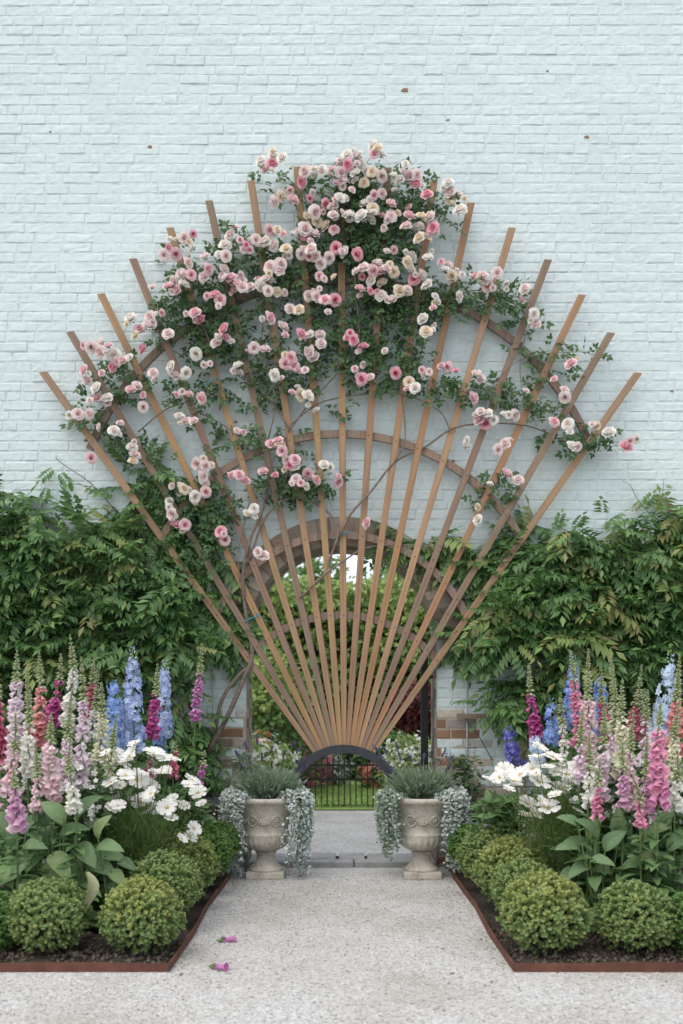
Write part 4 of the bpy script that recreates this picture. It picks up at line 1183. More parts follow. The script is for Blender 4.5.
def delphinium(x, tip, top, bot, depth, c, label, wide=1.0, lean=0, dens=1.0):
    a, b, r0 = stalk(x, tip, top, bot, depth, lean)
    o = empty('delphinium', r0, label, 'delphinium', 'delphiniums in the flower beds')
    line, _ = smooth_line(np.array([r0, r0*.5+b*.5, b, b*.4+a*.6, a]) - r0, np.ones(5), 8); H = line[:, 2]
    at = lambda z: np.stack([np.interp(z, H, line[:, q]) for q in range(3)], -1)
    sm = MB(); sm.tube(line, np.linspace(.007,.0025,len(line)), 6, 0, 1); sm.build('stem', m_stem, o, smooth=True)
    zt = P(x, top, CY+depth)[2]-r0[2]; zb = b[2]-r0[2]; ztip = a[2]-r0[2]
    n_ = int((zt-zb)/.0040*dens); u = RNG.uniform(0,1,n_); z = zb+(zt-zb)*u; p = at(z)
    az = RNG.uniform(0,6.28,n_); out = np.stack([np.cos(az), np.sin(az), RNG.normal(.05,.3,n_)], -1)
    rad = (.072-.034*u)*wide*RNG.uniform(.65,1.05,n_)
    fl = MB(); fl.scatter(FLORET, frames(np.cross(out, rnd(n_)), out + rnd(n_,.25), RNG.uniform(.024,.034,n_)*(1-.3*u)), p + unit(out)*rad[:,None])
    fl.build('floret', [DELM[c], m_white], o)
    m = int(max(10,(ztip-zt)/.005)); u2 = RNG.uniform(0,1,m); p2 = at(zt+(ztip-zt)*u2); az = RNG.uniform(0,6.28,m)
    d2 = np.stack([np.cos(az), np.sin(az), .5+u2*.5], -1)
    bd = MB(); bd.scatter(BUD, frames(d2, rnd(m), .024-.012*u2), p2 + d2*.012); bd.build('bud', DELM['ice'] if c in ('pale','ice') else DELM[c], o)
    k = 26; zz = RNG.uniform(.05, zb*.9, k); p3 = at(zz); az = RNG.uniform(0,6.28,k); d3 = np.stack([np.cos(az), np.sin(az), RNG.uniform(-.1,.6,k)], -1)
    lf = MB(); lf.scatter(LEAF_B, frames(d3, np.array([0,0,1.])+rnd(k,.2), RNG.uniform(.07,.13,k)), p3); lf.build('foliage', m_bush, o)
    return o
FG = [ # x, tip, top, bottom, depth, colour, label, wide, lean
 (17,648,664,756,5.75,'lilac','tall pale lilac foxglove at the far left of the left bed',1.05,2),
 (38,650,672,742,6.05,'coral','coral pink foxglove between pale spikes in the left bed',1,5),
 (52,655,672,718,6.5,'magenta','deep magenta foxglove behind the coral one in the left bed',.95,6),
 (67,633,656,722,6.3,'white','slender white foxglove with the highest tip in the left bed',.9,0),
 (88,656,677,721,6.5,'red','narrow rose-red foxglove behind pale spikes, left of the blue delphiniums',.8,10),
 (80,655,682,782,5.7,'lilac','long pale lilac foxglove before the red one in the left bed',.9,-3),
 (97,683,700,775,5.85,'cream','creamy green foxglove beside the deep blue delphinium',.9,4),
 (52,714,728,790,5.45,'blush','broad blush foxglove low in the left bed',1.1,4),
 (152,664,684,733,6.5,'magenta','magenta foxglove standing between two blue delphiniums',.9,5),
 (195,645,664,718,6.9,'purple','leaning purple foxglove near the left wall conduit',.75,10),
 (197,748,756,789,6.6,'purple','short violet foxglove spike above the white daisies on the left',.6,2),
 (17,768,778,820,5.2,'mauve','low mauve foxglove above broad leaves at the left picture edge',1.0,-1),
 (173,738,746,773,6.6,'red','short red foxglove right of the blue delphiniums',.75,-1),
 (1,664,688,762,5.9,'red','red foxglove cut by the left picture edge',1,0),
 (150,748,755,772,6.4,'pink','small spotted pink foxglove among white daisies on the left',.7,0),
 (28,690,716,752,6.2,'pink','pink foxglove half hidden at the far left',.9,0),
 (-10,700,715,800,5.6,'blush','blush foxglove just beyond the left picture edge',1,0),
 (537,664,683,738,6.7,'magenta','magenta foxglove leaning left, nearest the gateway in the right bed',.95,-8),
 (590,652,684,766,5.75,'blush','tall blush pink foxglove before the blue delphinium in the right bed',1.15,-1),
 (579,648,668,740,6.1,'pink','pink foxglove with long green tip leaning left, right bed',.85,-7),
 (607,668,694,736,6.3,'red','rose-red foxglove behind the blush one in the right bed',.9,-3),
 (622,679,706,768,5.65,'cream','cream foxglove in the middle of the right bed',1.05,2),
 (566,692,712,770,6.2,'white','slim white foxglove beside the light blue delphinium',.75,-10),
 (644,688,712,768,5.8,'lilac','pale lilac foxglove beneath the ice-blue delphinium',.9,4),
 (673,654,688,748,5.9,'coral','coral foxglove near the right picture edge',1.1,3),
 (658,704,714,800,5.3,'orchid','orchid pink foxglove low in front of the right bed',1.1,-4),
 (597,756,774,816,5.4,'pink','small salmon pink foxglove low in the right bed',.7,-3),
 (623,744,762,802,5.4,'mauve','small mauve foxglove low behind the boxwood, right bed',.75,2),
 (640,780,794,822,5.3,'pink','lowest pink foxglove with bare seed stem in the right bed',.65,-3),
 (633,684,694,736,6.3,'red','red foxglove behind the cream one in the right bed',.85,0),
 (675,750,770,804,5.4,'white','low white foxglove at the right picture edge',.9,2),
 (692,680,700,770,5.9,'purple','purple foxglove cut by the right picture edge',1,0),
 (610,670,720,770,5.9,'lilac','lilac foxglove filling the middle of the right bed',.9,2),
 (556,700,712,738,6.6,'red','small red foxglove behind the light blue delphinium',.7,0)]
FG += [(28,672,712,770,5.6,'white','white foxglove with long green bud tip between lilac ones, left bed',.9,-3),
 (66,690,728,782,5.6,'lilac','lilac foxglove with grey-green tip in the middle of the left bed',.9,4),
 (8,716,740,790,5.5,'blush','blush foxglove with drooping bells low at the left picture edge',.9,2),
 (109,716,742,776,5.75,'cream','short cream foxglove rising beside the left daisies',.7,2),
 (75,738,764,806,5.35,'white','low white foxglove spike just above the left broad leaves',.8,2),
 (37,748,772,806,5.4,'blush','low blush foxglove in mostly green bud, left bed',.7,-2),
 (92,664,700,735,6.4,'white','white foxglove peeping behind the cream one, left bed',.8,3),
 (600,700,734,790,5.6,'lilac','lilac foxglove with green tip low in the middle of the right bed',.9,2),
 (632,712,742,800,5.5,'blush','blush foxglove with green tip between cream and purple ones, right bed',.9,-2),
 (613,655,700,730,6.2,'cream','cream foxglove with long bud tip behind the blush one, right bed',.8,-2),
 (580,706,736,776,5.7,'lilac','pale lilac foxglove just left of the tall blush one, right bed',.85,-4),
 (647,664,706,740,6.3,'pink','pink foxglove behind the ice-blue delphinium',.85,-3),
 (672,702,730,776,5.6,'cream','cream foxglove near the right picture edge',.9,3),
 (588,735,758,800,5.5,'white','short white foxglove among the right daisies',.75,2),
 (648,738,770,812,5.35,'mauve','low mauve foxglove in front of the white-flowered clump, right bed',.75,3)]
for f in FG: foxglove(*f)
DG = [(111,680,686,752,6.2,'sky','bright blue delphinium left of the tallest pale one',1.05,0),
 (134,648,664,750,6.25,'pale','tallest pale blue delphinium in the left bed',1.15,-2),
 (124,700,706,752,6.4,'pale','short pale blue delphinium tucked between two taller blue spikes',.9,-1),
 (164,662,672,735,6.7,'pale','pale blue delphinium behind the magenta foxglove',.85,3),
 (159,715,720,755,6.8,'sky','blue delphinium stub below the magenta foxglove',.8,0),
 (551,703,708,742,6.5,'sky','small light blue delphinium beside the magenta foxglove, right bed',.9,-2),
 (572,660,668,729,6.3,'sky','blue delphinium behind the tall blush foxglove',.95,1),
 (601,676,684,735,6.5,'sky','blue delphinium half hidden behind the blush foxglove',.9,0),
 (516,728,732,772,6.7,'violet','low violet-blue delphinium nearest the gateway in the right bed',1.0,-3),
 (538,735,740,762,6.5,'ice','low ice-white delphinium above the daisies, right bed',.9,0),
 (658,656,668,740,6.2,'ice','tall ice-blue delphinium in the right bed',1.0,2)]
for f in DG: delphinium(*f)

# ------------------------------------------------------------------ white cosmos
def cosmos_t(seed):
    r = random.Random(seed); ts = []
    for q in range(8):
        a = q*2*math.pi/8 + r.uniform(-.08,.08); z = r.uniform(-.05,.10)
        V = [(.10,0,.0),(.5,.25,.20+z),(.5,0,.15+z),(.5,-.25,.20+z),(.93,.28,.26+z),(.98,0,.19+z),(.93,-.28,.28+z)]
        t = T_(V, [(0,2,1),(0,3,2),(1,2,5,4),(2,3,6,5)], [0]*4); c, s = math.cos(a), math.sin(a)
        ts.append(xf(t, np.array([[c,-s,0],[s,c,0],[0,0,1]]), (0,0,0)))
    V, F = [(0,0,.14)], []
    for k, (rr_, z) in enumerate(((.09,.10),(.145,.03))):
        for j in range(8): V.append((rr_*math.cos(j*.785), rr_*math.sin(j*.785), z))
    F = [(0,1+j,1+(j+1)%8) for j in range(8)] + [(1+j,9+j,9+(j+1)%8,1+(j+1)%8) for j in range(8)]
    ts.append(T_(V, F, [1]*16))
    return join_t(ts)
CT = [cosmos_t(s) for s in range(4)]; CTM = []
def cosmos(blooms, base, depth, label, foliage):
    y = CY + depth; r0 = np.array([P(base, 900, y)[0], y, .02])
    o = empty('white_cosmos', r0, label, 'cosmos', 'white cosmos plants in the flower beds')
    blooms = list(blooms) + [(x+random.uniform(-9,9), y_+random.uniform(-10,12), random.uniform(6,8.5), (0,0)) for x, y_, s_, f_ in blooms if random.random() < .9]
    st = MB(); bd = MB()
    for i, (x, py, s, face) in enumerate(blooms):
        p = P(x, py, y + random.uniform(-.36,.06)) - r0
        d = np.array([random.gauss(0,.35)+face[0], -.46+face[1]+random.gauss(0,.24), .95+random.gauss(0,.2)])
        Rm = rot_to(np.cross(d, (0.3,.8,.1)), d); sc_ = s*1.05*depth/FP
        if len(CTM) < 4:
            q = MB().scatter(CT[len(CTM)], np.eye(3)[None], np.zeros((1,3))).build('bloom', [m_white, m_yellow], o, smooth=False); CTM.append(q.data)
        else:
            q = bpy.data.objects.new('bloom', random.choice(CTM)); COL.objects.link(q); q.parent = o
        q.matrix_local = Matrix.Translation(p) @ Matrix((Rm*sc_).tolist()).to_4x4()
        rt = np.array([random.gauss(0,.05), random.gauss(0,.05), 0])
        st.tube([rt, rt*.4+p*np.array([.5,.5,.55]), p - unit(d)*.02, p - unit(d)*.002], [.0025,.002,.0018,.0018], 4, 0, 4)
    for k in range(26):
        x, py = random.choice(blooms)[:2]; p = P(x+random.gauss(0,14), py+random.uniform(0,45), y+random.uniform(-.2,.2)) - r0
        rt = np.array([random.gauss(0,.06), random.gauss(0,.06), 0]); st.tube([rt, rt*.4+p*np.array([.5,.5,.55]), p], [.002,.0018,.0014], 4, 0, 3)
        bd.scatter(BUD, frames(np.array([[0,0,1.]]), rnd(1), np.array([random.uniform(.014,.024)])), p[None])
    st.build('stem', m_stem, o); bd.build('bud', m_bud, o)
    k = 5200; cx_, cy_, rx, ry = foliage
    px = cx_ + RNG.normal(0,.45,k)*rx; py = cy_ + RNG.normal(0,.45,k)*ry
    pts = np.array([P(a, b, y+c) for a, b, c in zip(px, py, RNG.uniform(-.28,.28,k))]) - r0
    pts[:,2] = np.maximum(pts[:,2], .01)
    out = pts*np.array([.6,.6,.25]); d = unit(unit(out)*.5 + np.array([0,-.1,.55]) + rnd(k,.55))
    mb = MB(); mb.scatter(leaf_s(.024,.15,.3), frames(d, rnd(k), RNG.uniform(.04,.10,k)), pts); mb.build('foliage', m_feather, o)
up = (0,0)
cosmos([(114,754,10,up),(122,764,10,up),(133,751,10,up),(154,754,11,up),(171,760,10,up),(160,774,12,up),(137,780,12,up),(150,787,10,up),(192,781,9,up),(198,793,9,(0,-.5)),(141,802,10,up),(167,808,10,(0,-.6)),(148,813,9,up),(114,800,8,up),(118,806,8,up),(194,829,8,(.8,-.4)),(182,839,6,(.5,-.3)),(106,760,9,up),(126,776,9,up),(178,803,6,up),(102,789,7,up),(111,783,8,up),(185,806,6,up),(129,757,9,up)], 138, 5.95, 'white cosmos daisies above feathery leaves in the left bed', (136,838,34,34))
cosmos([(491,781,10,up),(505,771,10,up),(513,781,10,up),(539,758,11,up),(549,767,10,up),(554,758,9,up),(539,782,12,(0,-.3)),(549,808,11,(0,-.3)),(528,804,10,(0,-.4)),(526,816,9,up),(569,775,9,up),(576,768,9,up),(570,785,10,up),(575,802,6,up),(533,769,10,up),(642,774,6,(0,-1)),(560,790,10,up),(520,775,10,up),(584,790,9,up),(500,778,9,up),(588,776,8,up)], 558, 6.0, 'white cosmos daisies above feathery leaves in the right bed', (562,830,36,38))

# ------------------------------------------------------------------ small white flowers and filler greenery
def filler(px, py0, py1, rx, depth, label, flowers, m=None, k=420, cat='leafy plant', name='white_campion'):
    y = CY + depth; r0 = np.array([P(px, 900, y)[0], y, .02]); o = empty(name, r0, label, cat, 'low leafy plants filling the beds')
    u = RNG.uniform(0,1,k); q = RNG.normal(0,.5,k)
    pts = np.array([P(px+rx*a, py0+(py1-py0)*b, y+c) for a, b, c in zip(q, u, RNG.uniform(-.2,.2,k))]) - r0
    pts[:,2] = np.maximum(pts[:,2], .02)
    d = np.stack([RNG.normal(0,.8,k), RNG.normal(-.2,.7,k), RNG.uniform(-.1,.8,k)], -1)
    mb = MB(); mb.scatter(leaf_t(.2,.2,.25), frames(d, np.array([0,-.3,1.])+rnd(k,.3), RNG.uniform(.06,.13,k)), pts); mb.build('foliage', m or m_fox_leaf, o)
    st = MB()
    for j in range(18):
        p = pts[RNG.integers(k)]; st.tube([(p[0]*.3,p[1]*.3,0), p*np.array([.7,.7,.5]), p], [.003,.0025,.002], 4, 0, 3)
    st.build('stem', m_stem, o)
    if flowers:
        n_ = flowers; pf = np.array([P(px+rx*a, py0+(py1-py0)*b, y+c) for a, b, c in zip(RNG.normal(0,.5,n_), RNG.uniform(-.05,.6,n_), RNG.uniform(-.3,.1,n_))]) - r0
        out = np.array([0,-.8,.5])+rnd(n_,.5); fl = MB(); fl.scatter(FLORET, frames(np.cross(out, rnd(n_)), out, RNG.uniform(.014,.026,n_)), pf); fl.build('flower', [m_white, m_bud], o)
for a in [(25,760,860,36,5.9,'leafy clump dotted with white flowers at far left of left bed',60),(75,765,860,34,5.85,'leafy clump dotted with white flowers in middle of left bed',130),(105,755,850,26,6.2,'leafy clump dotted with white flowers behind the left daisies',90),
          (600,762,860,34,5.95,'leafy clump dotted with white flowers in middle of right bed',90),(645,765,860,34,5.85,'leafy clump dotted with white flowers near right picture edge',110),(683,765,860,30,5.9,'leafy clump dotted with white flowers cut by right picture edge',80)]:
    filler(*a)
for a in [(40,730,850,50,6.6,'tall green undergrowth behind the left foxgloves'),(120,740,850,40,6.7,'tall green undergrowth behind the left delphiniums'),(178,790,860,24,6.6,'leafy clump beside the left jamb'),
          (640,730,850,50,6.6,'tall green undergrowth behind the right foxgloves'),(580,740,850,36,6.7,'tall green undergrowth behind the right daisies'),(505,800,850,26,6.6,'leafy clump beside the right jamb')]:
    filler(*a, 0, None, 420, 'leafy plant', 'leafy_plant')

# ------------------------------------------------------------------ broad leaved plants behind the box balls
def big_leaf_t(seed):
    r = random.Random(seed); n_ = 9; V, F = [], []
    for i in range(n_):
        t = i/(n_-1); hw = .30*math.sin(math.pi*min(1, (t*.92+.04))**.8)**.8*(1 if t < .97 else .15)
        zc = .10*math.sin(t*2.2) - .34*t*t
        for j in (-1,-.5,0,.5,1):
            V.append((t, j*hw, zc + .11*abs(j)*hw/.3*1.4 + .018*math.sin(9*t+3*j+seed)*abs(j)))
    for i in range(n_-1):
        for j in range(4): F.append((i*5+j, i*5+j+1, (i+1)*5+j+1, (i+1)*5+j))
    return T_(V, F)
BLT = [big_leaf_t(s) for s in range(4)]; BLM = []
def broad(px, depth, leaves, label, m=m_broad):
    y = CY + depth; r0 = np.array([P(px, 900, y)[0], y, .02]); o = empty('broadleaf_plant', r0, label, 'broad-leaved plant', 'broad-leaved plants behind the box balls')
    st = MB()
    for x, py, L, ang, fwd in leaves:
        p = P(x, py, y + random.uniform(-.06,.06)) - r0
        d = np.array([math.cos(ang), -fwd, math.sin(ang)]); n_ = np.array([.15*random.gauss(0,1), -.55, .8]); sc_ = L*depth/FP
        Rm = rot_to(d, n_)
        if len(BLM) < 4:
            q = MB().scatter(BLT[len(BLM)], np.eye(3)[None], np.zeros((1,3))).build('leaf', m, o, smooth=True); BLM.append(q.data)
        else:
            q = bpy.data.objects.new('leaf', random.choice(BLM)); COL.objects.link(q); q.parent = o
        q.matrix_local = Matrix.Translation(p) @ Matrix((Rm*sc_).tolist()).to_4x4()
        st.tube([(0,0,0), p*np.array([.6,.6,.6]), p, p+unit(d)*.02], [.006,.005,.004,.003], 5, 0, 3)
    st.build('stalk', m_stem, o)
random.seed(21)
broad(60, 5.42, [(52,854,34,-.7,.7),(40,868,28,-.3,.6),(30,860,26,-2.4,.6),(60,838,32,.5,.3),(75,846,34,-.5,.7),(88,866,34,-.1,.5),(96,850,30,.2,.4),(45,826,30,1.8,.2),(78,818,32,.9,.1),(64,822,30,2.3,.2),(84,880,26,-1.3,.9),(50,880,24,-2.6,.7)], 'clump of broad grey-green leaves behind the left front boxwood balls')
broad(8, 5.42, [(18,876,34,-2.9,.5),(2,858,30,-2.6,.5),(12,846,30,1.9,.2),(22,850,28,.3,.4),(-6,870,30,-.4,.6),(10,890,24,-2.4,.8),(26,834,28,1.0,.1),(-12,846,30,2.4,.3),(20,880,22,-.9,.9)], 'broad-leaved clump at the left picture edge')
broad(112, 5.45, [(104,858,26,.1,.5),(110,872,24,-.5,.7),(98,838,26,1.2,.2),(118,862,22,-.2,.5)], 'small broad-leaved clump beside the left feathery foliage')
broad(600, 5.42, [(590,866,26,-2.9,.4),(590,862,24,.1,.5),(605,850,28,.9,.2),(594,838,28,2.2,.3),(612,876,26,2.6,.5),(622,868,30,.2,.5),(634,850,30,-.4,.6),(620,836,28,1.7,.2),(580,850,26,2.9,.3),(604,884,24,-1.6,.9),(640,866,28,-.2,.5),(578,828,24,2.5,.2)], 'clump of broad grey-green leaves behind the right front boxwood balls')
broad(668, 5.42, [(660,862,28,2.8,.5),(668,850,30,.7,.2),(680,866,30,-.3,.6),(655,842,28,2.3,.3),(672,880,30,-.2,.8),(664,892,28,-1.2,.9),(684,846,30,.4,.3),(690,880,28,-.6,.7),(648,880,22,-2.4,.7)], 'broad-leaved clump at the right picture edge')
broad(190, 6.6, [(190,822,18,2.8,.4),(200,820,18,.1,.4),(195,826,16,-1.2,.7),(182,832,16,-2.6,.5)], 'small broad-leaved plant against the left jamb')
broad(30, 5.6, [(26,832,30,-.2,.5),(38,824,30,-.6,.6),(14,826,28,2.6,.4),(56,842,30,2.4,.4),(70,858,30,-.9,.8),(36,848,30,-2.2,.7),(62,872,28,-2.0,.8),(84,832,28,.5,.3),(94,846,28,-.7,.6),(70,884,26,-.5,.9),(30,888,26,-.3,.8),(106,884,22,-.6,.8)], 'taller clump of broad leaves in the shade behind the left ones')
broad(636, 5.6, [(604,862,30,2.8,.4),(590,852,30,2.5,.3),(612,858,30,.3,.5),(628,840,30,2.0,.3),(642,838,30,.6,.3),(650,856,30,-.5,.7),(632,880,28,-.8,.8),(612,888,26,-2.6,.7),(578,872,26,-2.9,.5),(660,832,28,1.2,.2),(670,868,30,-2.4,.6),(592,842,26,1.4,.2)], 'taller clump of broad leaves in the shade behind the right ones')
# one faded leaf hanging between the two left balls
fd = MB(); fd.scatter(xf(BLT[1], np.diag([1,.55,1.4]), (0,0,0)), frames(np.array([[.15,-.3,-1.]]), np.array([[.75,-.6,.1]]), np.array([.20])), np.zeros((1,3)))
m_fade = leaf_mat('faded_leaf', [(.34,.36,.22),(.34,.34,.20)], .6, .2)
tag(fd.build('faded_leaf', m_fade, loc=P(86,872,CY+4.98)), 'faded cream leaf hanging between the two left front boxwood balls', 'leaf')

# ------------------------------------------------------------------ catmint at the jambs
def catmint(px, depth, rx, py0, py1, label, dark=False):
    filler_y = CY + depth; r0 = np.array([P(px, 900, filler_y)[0], filler_y, .01])
    o = empty('catmint', r0, label, 'catmint', 'hazy blue catmint against the jambs')
    k = 500; q = RNG.normal(0,.5,k); u = RNG.uniform(.15,1,k)
    pts = np.array([P(px+rx*a, py0+(py1-py0)*b, filler_y+c) for a, b, c in zip(q,u,RNG.uniform(-.1,.1,k))])-r0
    pts[:,2] = np.maximum(pts[:,2], .02)
    d = np.stack([RNG.normal(0,.8,k), RNG.normal(-.3,.6,k), RNG.uniform(-.2,.6,k)],-1)
    mb = MB(); mb.scatter(leaf_t(.25,.2,.25), frames(d, np.array([0,-.3,1.])+rnd(k,.3), RNG.uniform(.035,.07,k)), pts); mb.build('foliage', m_rose_leaf if dark else m_lav, o)
    st, fl = MB(), MB()
    for j in range(16):
        tip = P(px+rx*random.gauss(0,.7), py0+(py1-py0)*random.uniform(-.05,.45), filler_y-random.uniform(0,.12))-r0
        st.tube([(tip[0]*.3,tip[1]*.3,0), tip*np.array([.7,.7,.5]), tip], [.002,.0018,.0012], 4, 0, 3)
        m = 18; t = RNG.uniform(-.09,.0,m); pos = tip + np.array([0,0,1])*t[:,None]+RNG.normal(0,.006,(m,3)); fl.scatter(leaf_s(.45), frames(rnd(m)+np.array([0,0,.6]), rnd(m), RNG.uniform(.008,.014,m)), pos)
    st.build('stem', m_lav, o); fl.build('flower_spike', m_lavf, o)
catmint(246, 7.35, 14, 735, 850, 'hazy catmint with sparse violet spikes against the left jamb')
catmint(462, 7.35, 18, 742, 838, 'dark leafy catmint with violet spikes against the right jamb', True)

# ------------------------------------------------------------------ things lying on the gravel
for px, py, rz, lab in ((225,940,.4,'farther of two fallen magenta foxglove bells on the gravel'),(217,967,-.2,'nearer of two fallen magenta foxglove bells on the gravel')):
    p = PG(px, py, .012); o = empty('fallen_bell', p, lab, 'fallen flower', 'fallen foxglove bells on the path', rz)
    mb = MB().scatter(BELL, frames(np.array([[1,-.3,.12]]), np.array([[0,0,1.]]), np.array([.055])), np.zeros((1,3)))
    mb.scatter(BELL, frames(np.array([[-.5,-.6,.1]]), np.array([[0,0,1.]]), np.array([.035])), np.array([[.01,.02,.004]]))
    mb.build('bell', FOXM['purple'], o, smooth=True)
    mb = MB().scatter(BUD, frames(np.array([[-1,.1,0.]]), np.array([[0,0,1.]]), np.array([.05])), np.zeros((1,3))); mb.build('calyx', m_stem, o)
k = 24000
xs = RNG.uniform(-2.4,2.4,k); ys = RNG.uniform(-4.4,-.25,k)
keep = (np.abs(xs) < EDGE_X-.02) | (ys < EDGE_Y-.02)
xs, ys = xs[keep], ys[keep]; k = len(xs)
PEB = T_([(1,0,0),(0,1,0),(-1,0,0),(0,-1,0),(.1,.1,.7),(0,0,-.7)], [(0,1,4),(1,2,4),(2,3,4),(3,0,4),(1,0,5),(2,1,5),(3,2,5),(0,3,5)])
M = frames(rnd(k)*np.array([1,1,.3]), np.array([0,0,1.])+rnd(k,.3), RNG.gamma(4,.0008,k)+.0012)
mb = MB(); mb.scatter(PEB, M, np.stack([xs,ys,np.full(k,.002)],-1)); tag(mb.build('loose_gravel', m_pebble), kind='stuff')
# dry specks and crumbs of soil blown over the path, thicker by the beds and the step
k = 1100; xs = RNG.uniform(-EDGE_X,EDGE_X,k); ys = -.3 - 2.9*RNG.uniform(0,1,k)**1.5
xs = np.where(RNG.uniform(0,1,k) < .45, np.sign(xs)*(EDGE_X-.03-RNG.exponential(.10,k)), xs)
m_litter = leaf_mat('dry_litter', [(.05,.04,.03),(.12,.10,.08),(.20,.17,.13),(.09,.06,.05)], .95, 0)
mb = MB(); mb.scatter(PEB, frames(rnd(k)*np.array([1,1,.2]), np.array([0,0,1.])+rnd(k,.2), RNG.gamma(2.2,.0009,k)+.0012)*np.array([1.5,.8,.5]), np.stack([xs,ys,np.full(k,.004)],-1)); tag(mb.build('leaf_litter', m_litter), kind='stuff')
k = 5000
xs = RNG.uniform(EDGE_X+.01,2.6,k)*RNG.choice([-1,1],k); ys = RNG.uniform(EDGE_Y+.01,-2.2,k)
m_crumb = leaf_mat('soil_crumb', [(.02,.015,.01),(.06,.045,.03),(.12,.10,.08),(.03,.022,.016)], .95, 0)
mb = MB(); mb.scatter(PEB, frames(rnd(k), rnd(k), RNG.gamma(3,.0022,k)+.002), np.stack([xs,ys,np.full(k,.03)],-1)); tag(mb.build('soil_crumbs', m_crumb), kind='stuff')

# ------------------------------------------------------------------ garden beyond the gateway
def fence():
    y = 4.0; o = empty('iron_fence', (0,y,0), 'low black iron railing fence across the garden beyond the arch', 'fence')
    for z in (.50,.335,.03):
        g = MB(); g.box((0,0,z), (3.5,.012,.022)); g.build('rail', m_iron, o)
    g = MB(); g.tube([(0,0,0),(0,0,.60),(0,0,.625)], [.0075,.0075,.002], 6, 0, 1); first = g.build('picket', m_iron, o); first.location = (-1.7,-.011,0)
    for i in range(1, 52):
        c = first.copy(); COL.objects.link(c); c.parent = o; c.location = (-1.7+i*.0667,-.011,0)
fence()
k = 14000; xs = RNG.uniform(-2.2,2.2,k); ys = RNG.uniform(3.76,6.6,k)
mb = MB(); mb.scatter(leaf_s(.10,.3,.2), frames(np.array([0,0,1.])+rnd(k,.35), rnd(k), RNG.uniform(.03,.06,k)), np.stack([xs,ys,np.full(k,.012)],-1)); tag(mb.build('grass', m_grass), kind='stuff')

def shrub(name, c, rad, k, m, label, cat, group, leaf=.07, fl=None, fm=None, fsize=.06, trunk=True):
    """leafy mass: leaf shell on a lumpy ellipsoid, stems under it, optional flower heads"""
    c = np.array(c, float); rad = np.array(rad, float); base = np.array((c[0], c[1], 0)); o = empty(name, base, label, cat, group)
    v = unit(RNG.normal(0,1,(k,3))); lump = 1+.16*snoise(v*rad/ rad.mean(), 4, c[0]*3)+.10*snoise(v, 9, c[1])
    p = v*rad*(lump*(1-.35*RNG.uniform(0,1,k)**1.5))[:,None] + c - base
    ok = p[:,2] > .01; p, v = p[ok], v[ok]; kk = len(p)
    d = unit(v*.6 + np.array([0,0,-.25]) + rnd(kk,.6)); n_ = v*.7 + np.array([0,0,.8]) + rnd(kk,.35)
    mb = MB()
    ms = m if isinstance(m, list) else [m]
    w_ = RNG.integers(0, len(ms), kk) if len(ms) > 1 else np.zeros(kk, int)
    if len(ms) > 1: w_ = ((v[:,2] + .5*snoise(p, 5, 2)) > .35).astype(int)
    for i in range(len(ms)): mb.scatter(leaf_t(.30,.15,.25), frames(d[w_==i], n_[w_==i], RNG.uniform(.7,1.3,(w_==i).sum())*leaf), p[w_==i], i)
    mb.build('foliage', ms, o)
    st = MB()
    for j in range(7):
        a = random.uniform(0,6.28); e = (c-base) + rad*np.array([.6*math.cos(a), .6*math.sin(a), random.uniform(-.2,.5)]); st.tube([(.08*math.cos(a),.05*math.sin(a),0), e*np.array([.4,.4,.5]), e], [.03,.02,.008], 6, 0, 3)
    st.build('stem', m_bark, o)
    if fl:
        vv = unit(RNG.normal(0,1,(fl,3))*np.array([1,1,.8])+np.array([0,-.5,.3])); pf = vv*rad*1.02*(1+.1*RNG.normal(0,1,(fl,1))) + c - base
        fb = MB(); out = vv+rnd(fl,.3)
        for r_ in range(3): fb.scatter(FLORET, frames(np.cross(out, rnd(fl)), out+rnd(fl,.4), RNG.uniform(.7,1.2,fl)*fsize), pf + rnd(fl,.02))
        fb.build('flower', [fm, fm], o)
    return o
GB = 'shrubs in the garden beyond the arch'
# long hedge, clothed in leaves
def hedge():
    y0, y1, h = 7.6, 8.8, 3.0; o = empty('garden_hedge', (0,y0,0), 'tall leafy green hedge closing the garden beyond the arch', 'hedge')
    k = 15000; x = RNG.uniform(-3.6,3.6,k); z = RNG.uniform(0,1,k)**.9*h
    q = np.stack([x, x*0, z],-1); y = .28*snoise(q, 2.2, 1) + .18*snoise(q, 5, 4) + RNG.uniform(0,.45,k)
    top = h + .15*snoise(q*np.array([1,0,0]), 3, 2) + .1*snoise(q*np.array([1,0,0]), 8, 1); z = np.minimum(z, top)
    p = np.stack([x, y, z],-1)
    kt = 3500; xt = RNG.uniform(-3.6,3.6,kt); qt = np.stack([xt, xt*0, xt*0],-1)
    pt = np.stack([xt, RNG.uniform(0,1.1,kt), h + .15*snoise(qt,3,2)+.1*snoise(qt,8,1)+RNG.normal(0,.05,kt)],-1)
    p = np.concatenate([p, pt]); kk = len(p)
    d = unit(np.array([0,-.5,-.3])+rnd(kk,.55)); n_ = np.array([0,-.7,.7])+rnd(kk,.4)
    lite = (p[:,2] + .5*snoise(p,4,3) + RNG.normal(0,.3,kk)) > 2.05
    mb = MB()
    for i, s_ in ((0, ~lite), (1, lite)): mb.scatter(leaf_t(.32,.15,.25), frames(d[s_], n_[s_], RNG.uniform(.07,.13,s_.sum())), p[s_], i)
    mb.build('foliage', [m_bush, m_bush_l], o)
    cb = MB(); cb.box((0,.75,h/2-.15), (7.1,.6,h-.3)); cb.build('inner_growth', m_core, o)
    for x in np.arange(-3.2,3.3,.8):
        s = MB(); s.tube([(x,.4,0),(x+.05,.42,.8),(x-.03,.5,1.8)], [.04,.03,.015], 6, 0, 2); s.build('stem', m_bark, o)
hedge()
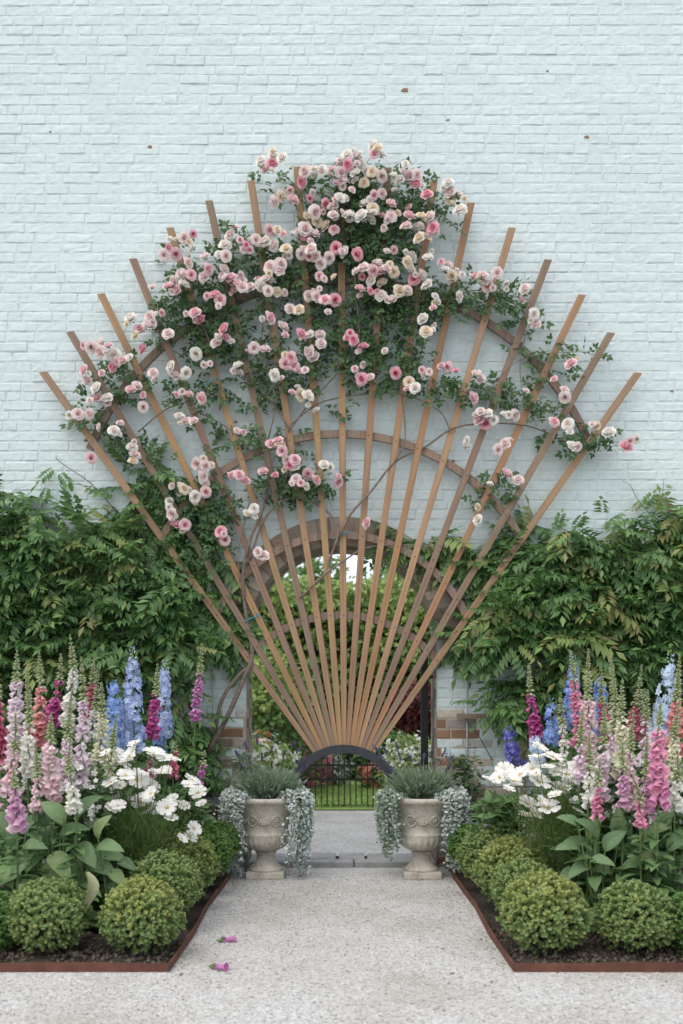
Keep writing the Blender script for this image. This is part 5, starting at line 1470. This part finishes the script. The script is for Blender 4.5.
shrub('shrub', (-1.0,5.6,.95), (.75,.6,.95), 3600, [m_bush, m_bush_l], 'dark green shrub filling the left of the archway view', 'shrub', GB, .09)
shrub('shrub', (1.35,6.3,.55), (.6,.5,.6), 1800, m_bush, 'green shrub under the red maple beyond the arch', 'shrub', GB, .08)
shrub('red_maple', (1.05,5.4,1.15), (.42,.4,.30), 1300, m_maple, 'dark red maple to the right beyond the arch', 'maple', None, .09)
shrub('hydrangea', (-.85,3.0,.50), (.36,.3,.34), 700, m_bush_l, 'pale hydrangea with white heads behind the left urn', 'hydrangea', None, .08, 150, m_white, .024)
shrub('white_shrub', (.78,3.2,.52), (.36,.3,.34), 700, m_bush_l, 'white flowering shrub behind the right urn', 'flowering shrub', None, .07, 170, m_white, .022)
shrub('poppy_plant', (-1.0,4.6,.6), (.16,.15,.28), 260, m_bush, 'coral flower on a tall plant by the left jamb beyond the arch', 'poppy', None, .07, 16, petal('coral_petal', (.70,.16,.08),(.75,.24,.14)), .045)
shrub('rose_bush', (-.52,6.6,.32), (.34,.3,.34), 700, m_bush, 'pink rose bush behind the railings on the left', 'rose bush', None, .06, 130, petal('deep_pink_petal', (.60,.20,.30),(.68,.32,.40),(.55,.14,.22)), .055)
shrub('flower_clump', (.48,6.5,.18), (.26,.26,.20), 700, m_bush, 'scarlet bedding flowers behind the railings on the right', 'bedding flowers', None, .06, 34, petal('scarlet_petal', (.55,.18,.14),(.62,.26,.20)), .045)
shrub('dwarf_shrub', (-.12,6.9,.22), (.24,.2,.24), 500, m_silver_g, 'pale grey dwarf shrub behind the railings', 'shrub', None, .06)
def tree(x, y, h, rad, k, m, label):
    o = empty('garden_tree', (x,y,0), label, 'tree', 'far trees beyond the hedge')
    t = MB(); t.tube([(0,0,0),(.05,0,h*.3),(-.05,.1,h*.62),(0,0,h*.9)], [.2,.16,.1,.03], 8, 0, 4)
    for j in range(9):
        a = j*2.4; z = h*(.35+.05*j); t.tube([(0,0,z),(rad*.4*math.cos(a), rad*.4*math.sin(a), z+h*.1),(rad*.8*math.cos(a), rad*.8*math.sin(a), z+h*.14)], [.07,.05,.015], 6, 0, 2)
    t.build('trunk', m_bark, o, smooth=True)
    nb = 26; cs = unit(RNG.normal(0,1,(nb,3)))*np.array([rad,rad,h*.3])*RNG.uniform(.45,.95,(nb,1)) + np.array([0,0,h*.68])
    i = RNG.integers(0,nb,k); p = cs[i] + unit(RNG.normal(0,1,(k,3)))*(rad*.36*RNG.uniform(.6,1,(k,1)))
    mb = MB(); mb.scatter(leaf_t(.3,.15,.25), frames(rnd(k)+np.array([0,0,-.3]), rnd(k,.5)+np.array([0,0,1.]), RNG.uniform(.14,.26,k)), p); mb.build('crown', m, o)
tree(-1.7,22,5.2,2.4,7000,m_bush,'rounded far tree left of centre above the hedge line')
tree(1.9,24,5.5,2.8,7000,m_wist,'darker far tree right of centre above the hedge line')
tree(-5.5,30,7.2,3.0,6000,m_bush,'tallest far tree hidden mostly by the left jamb')
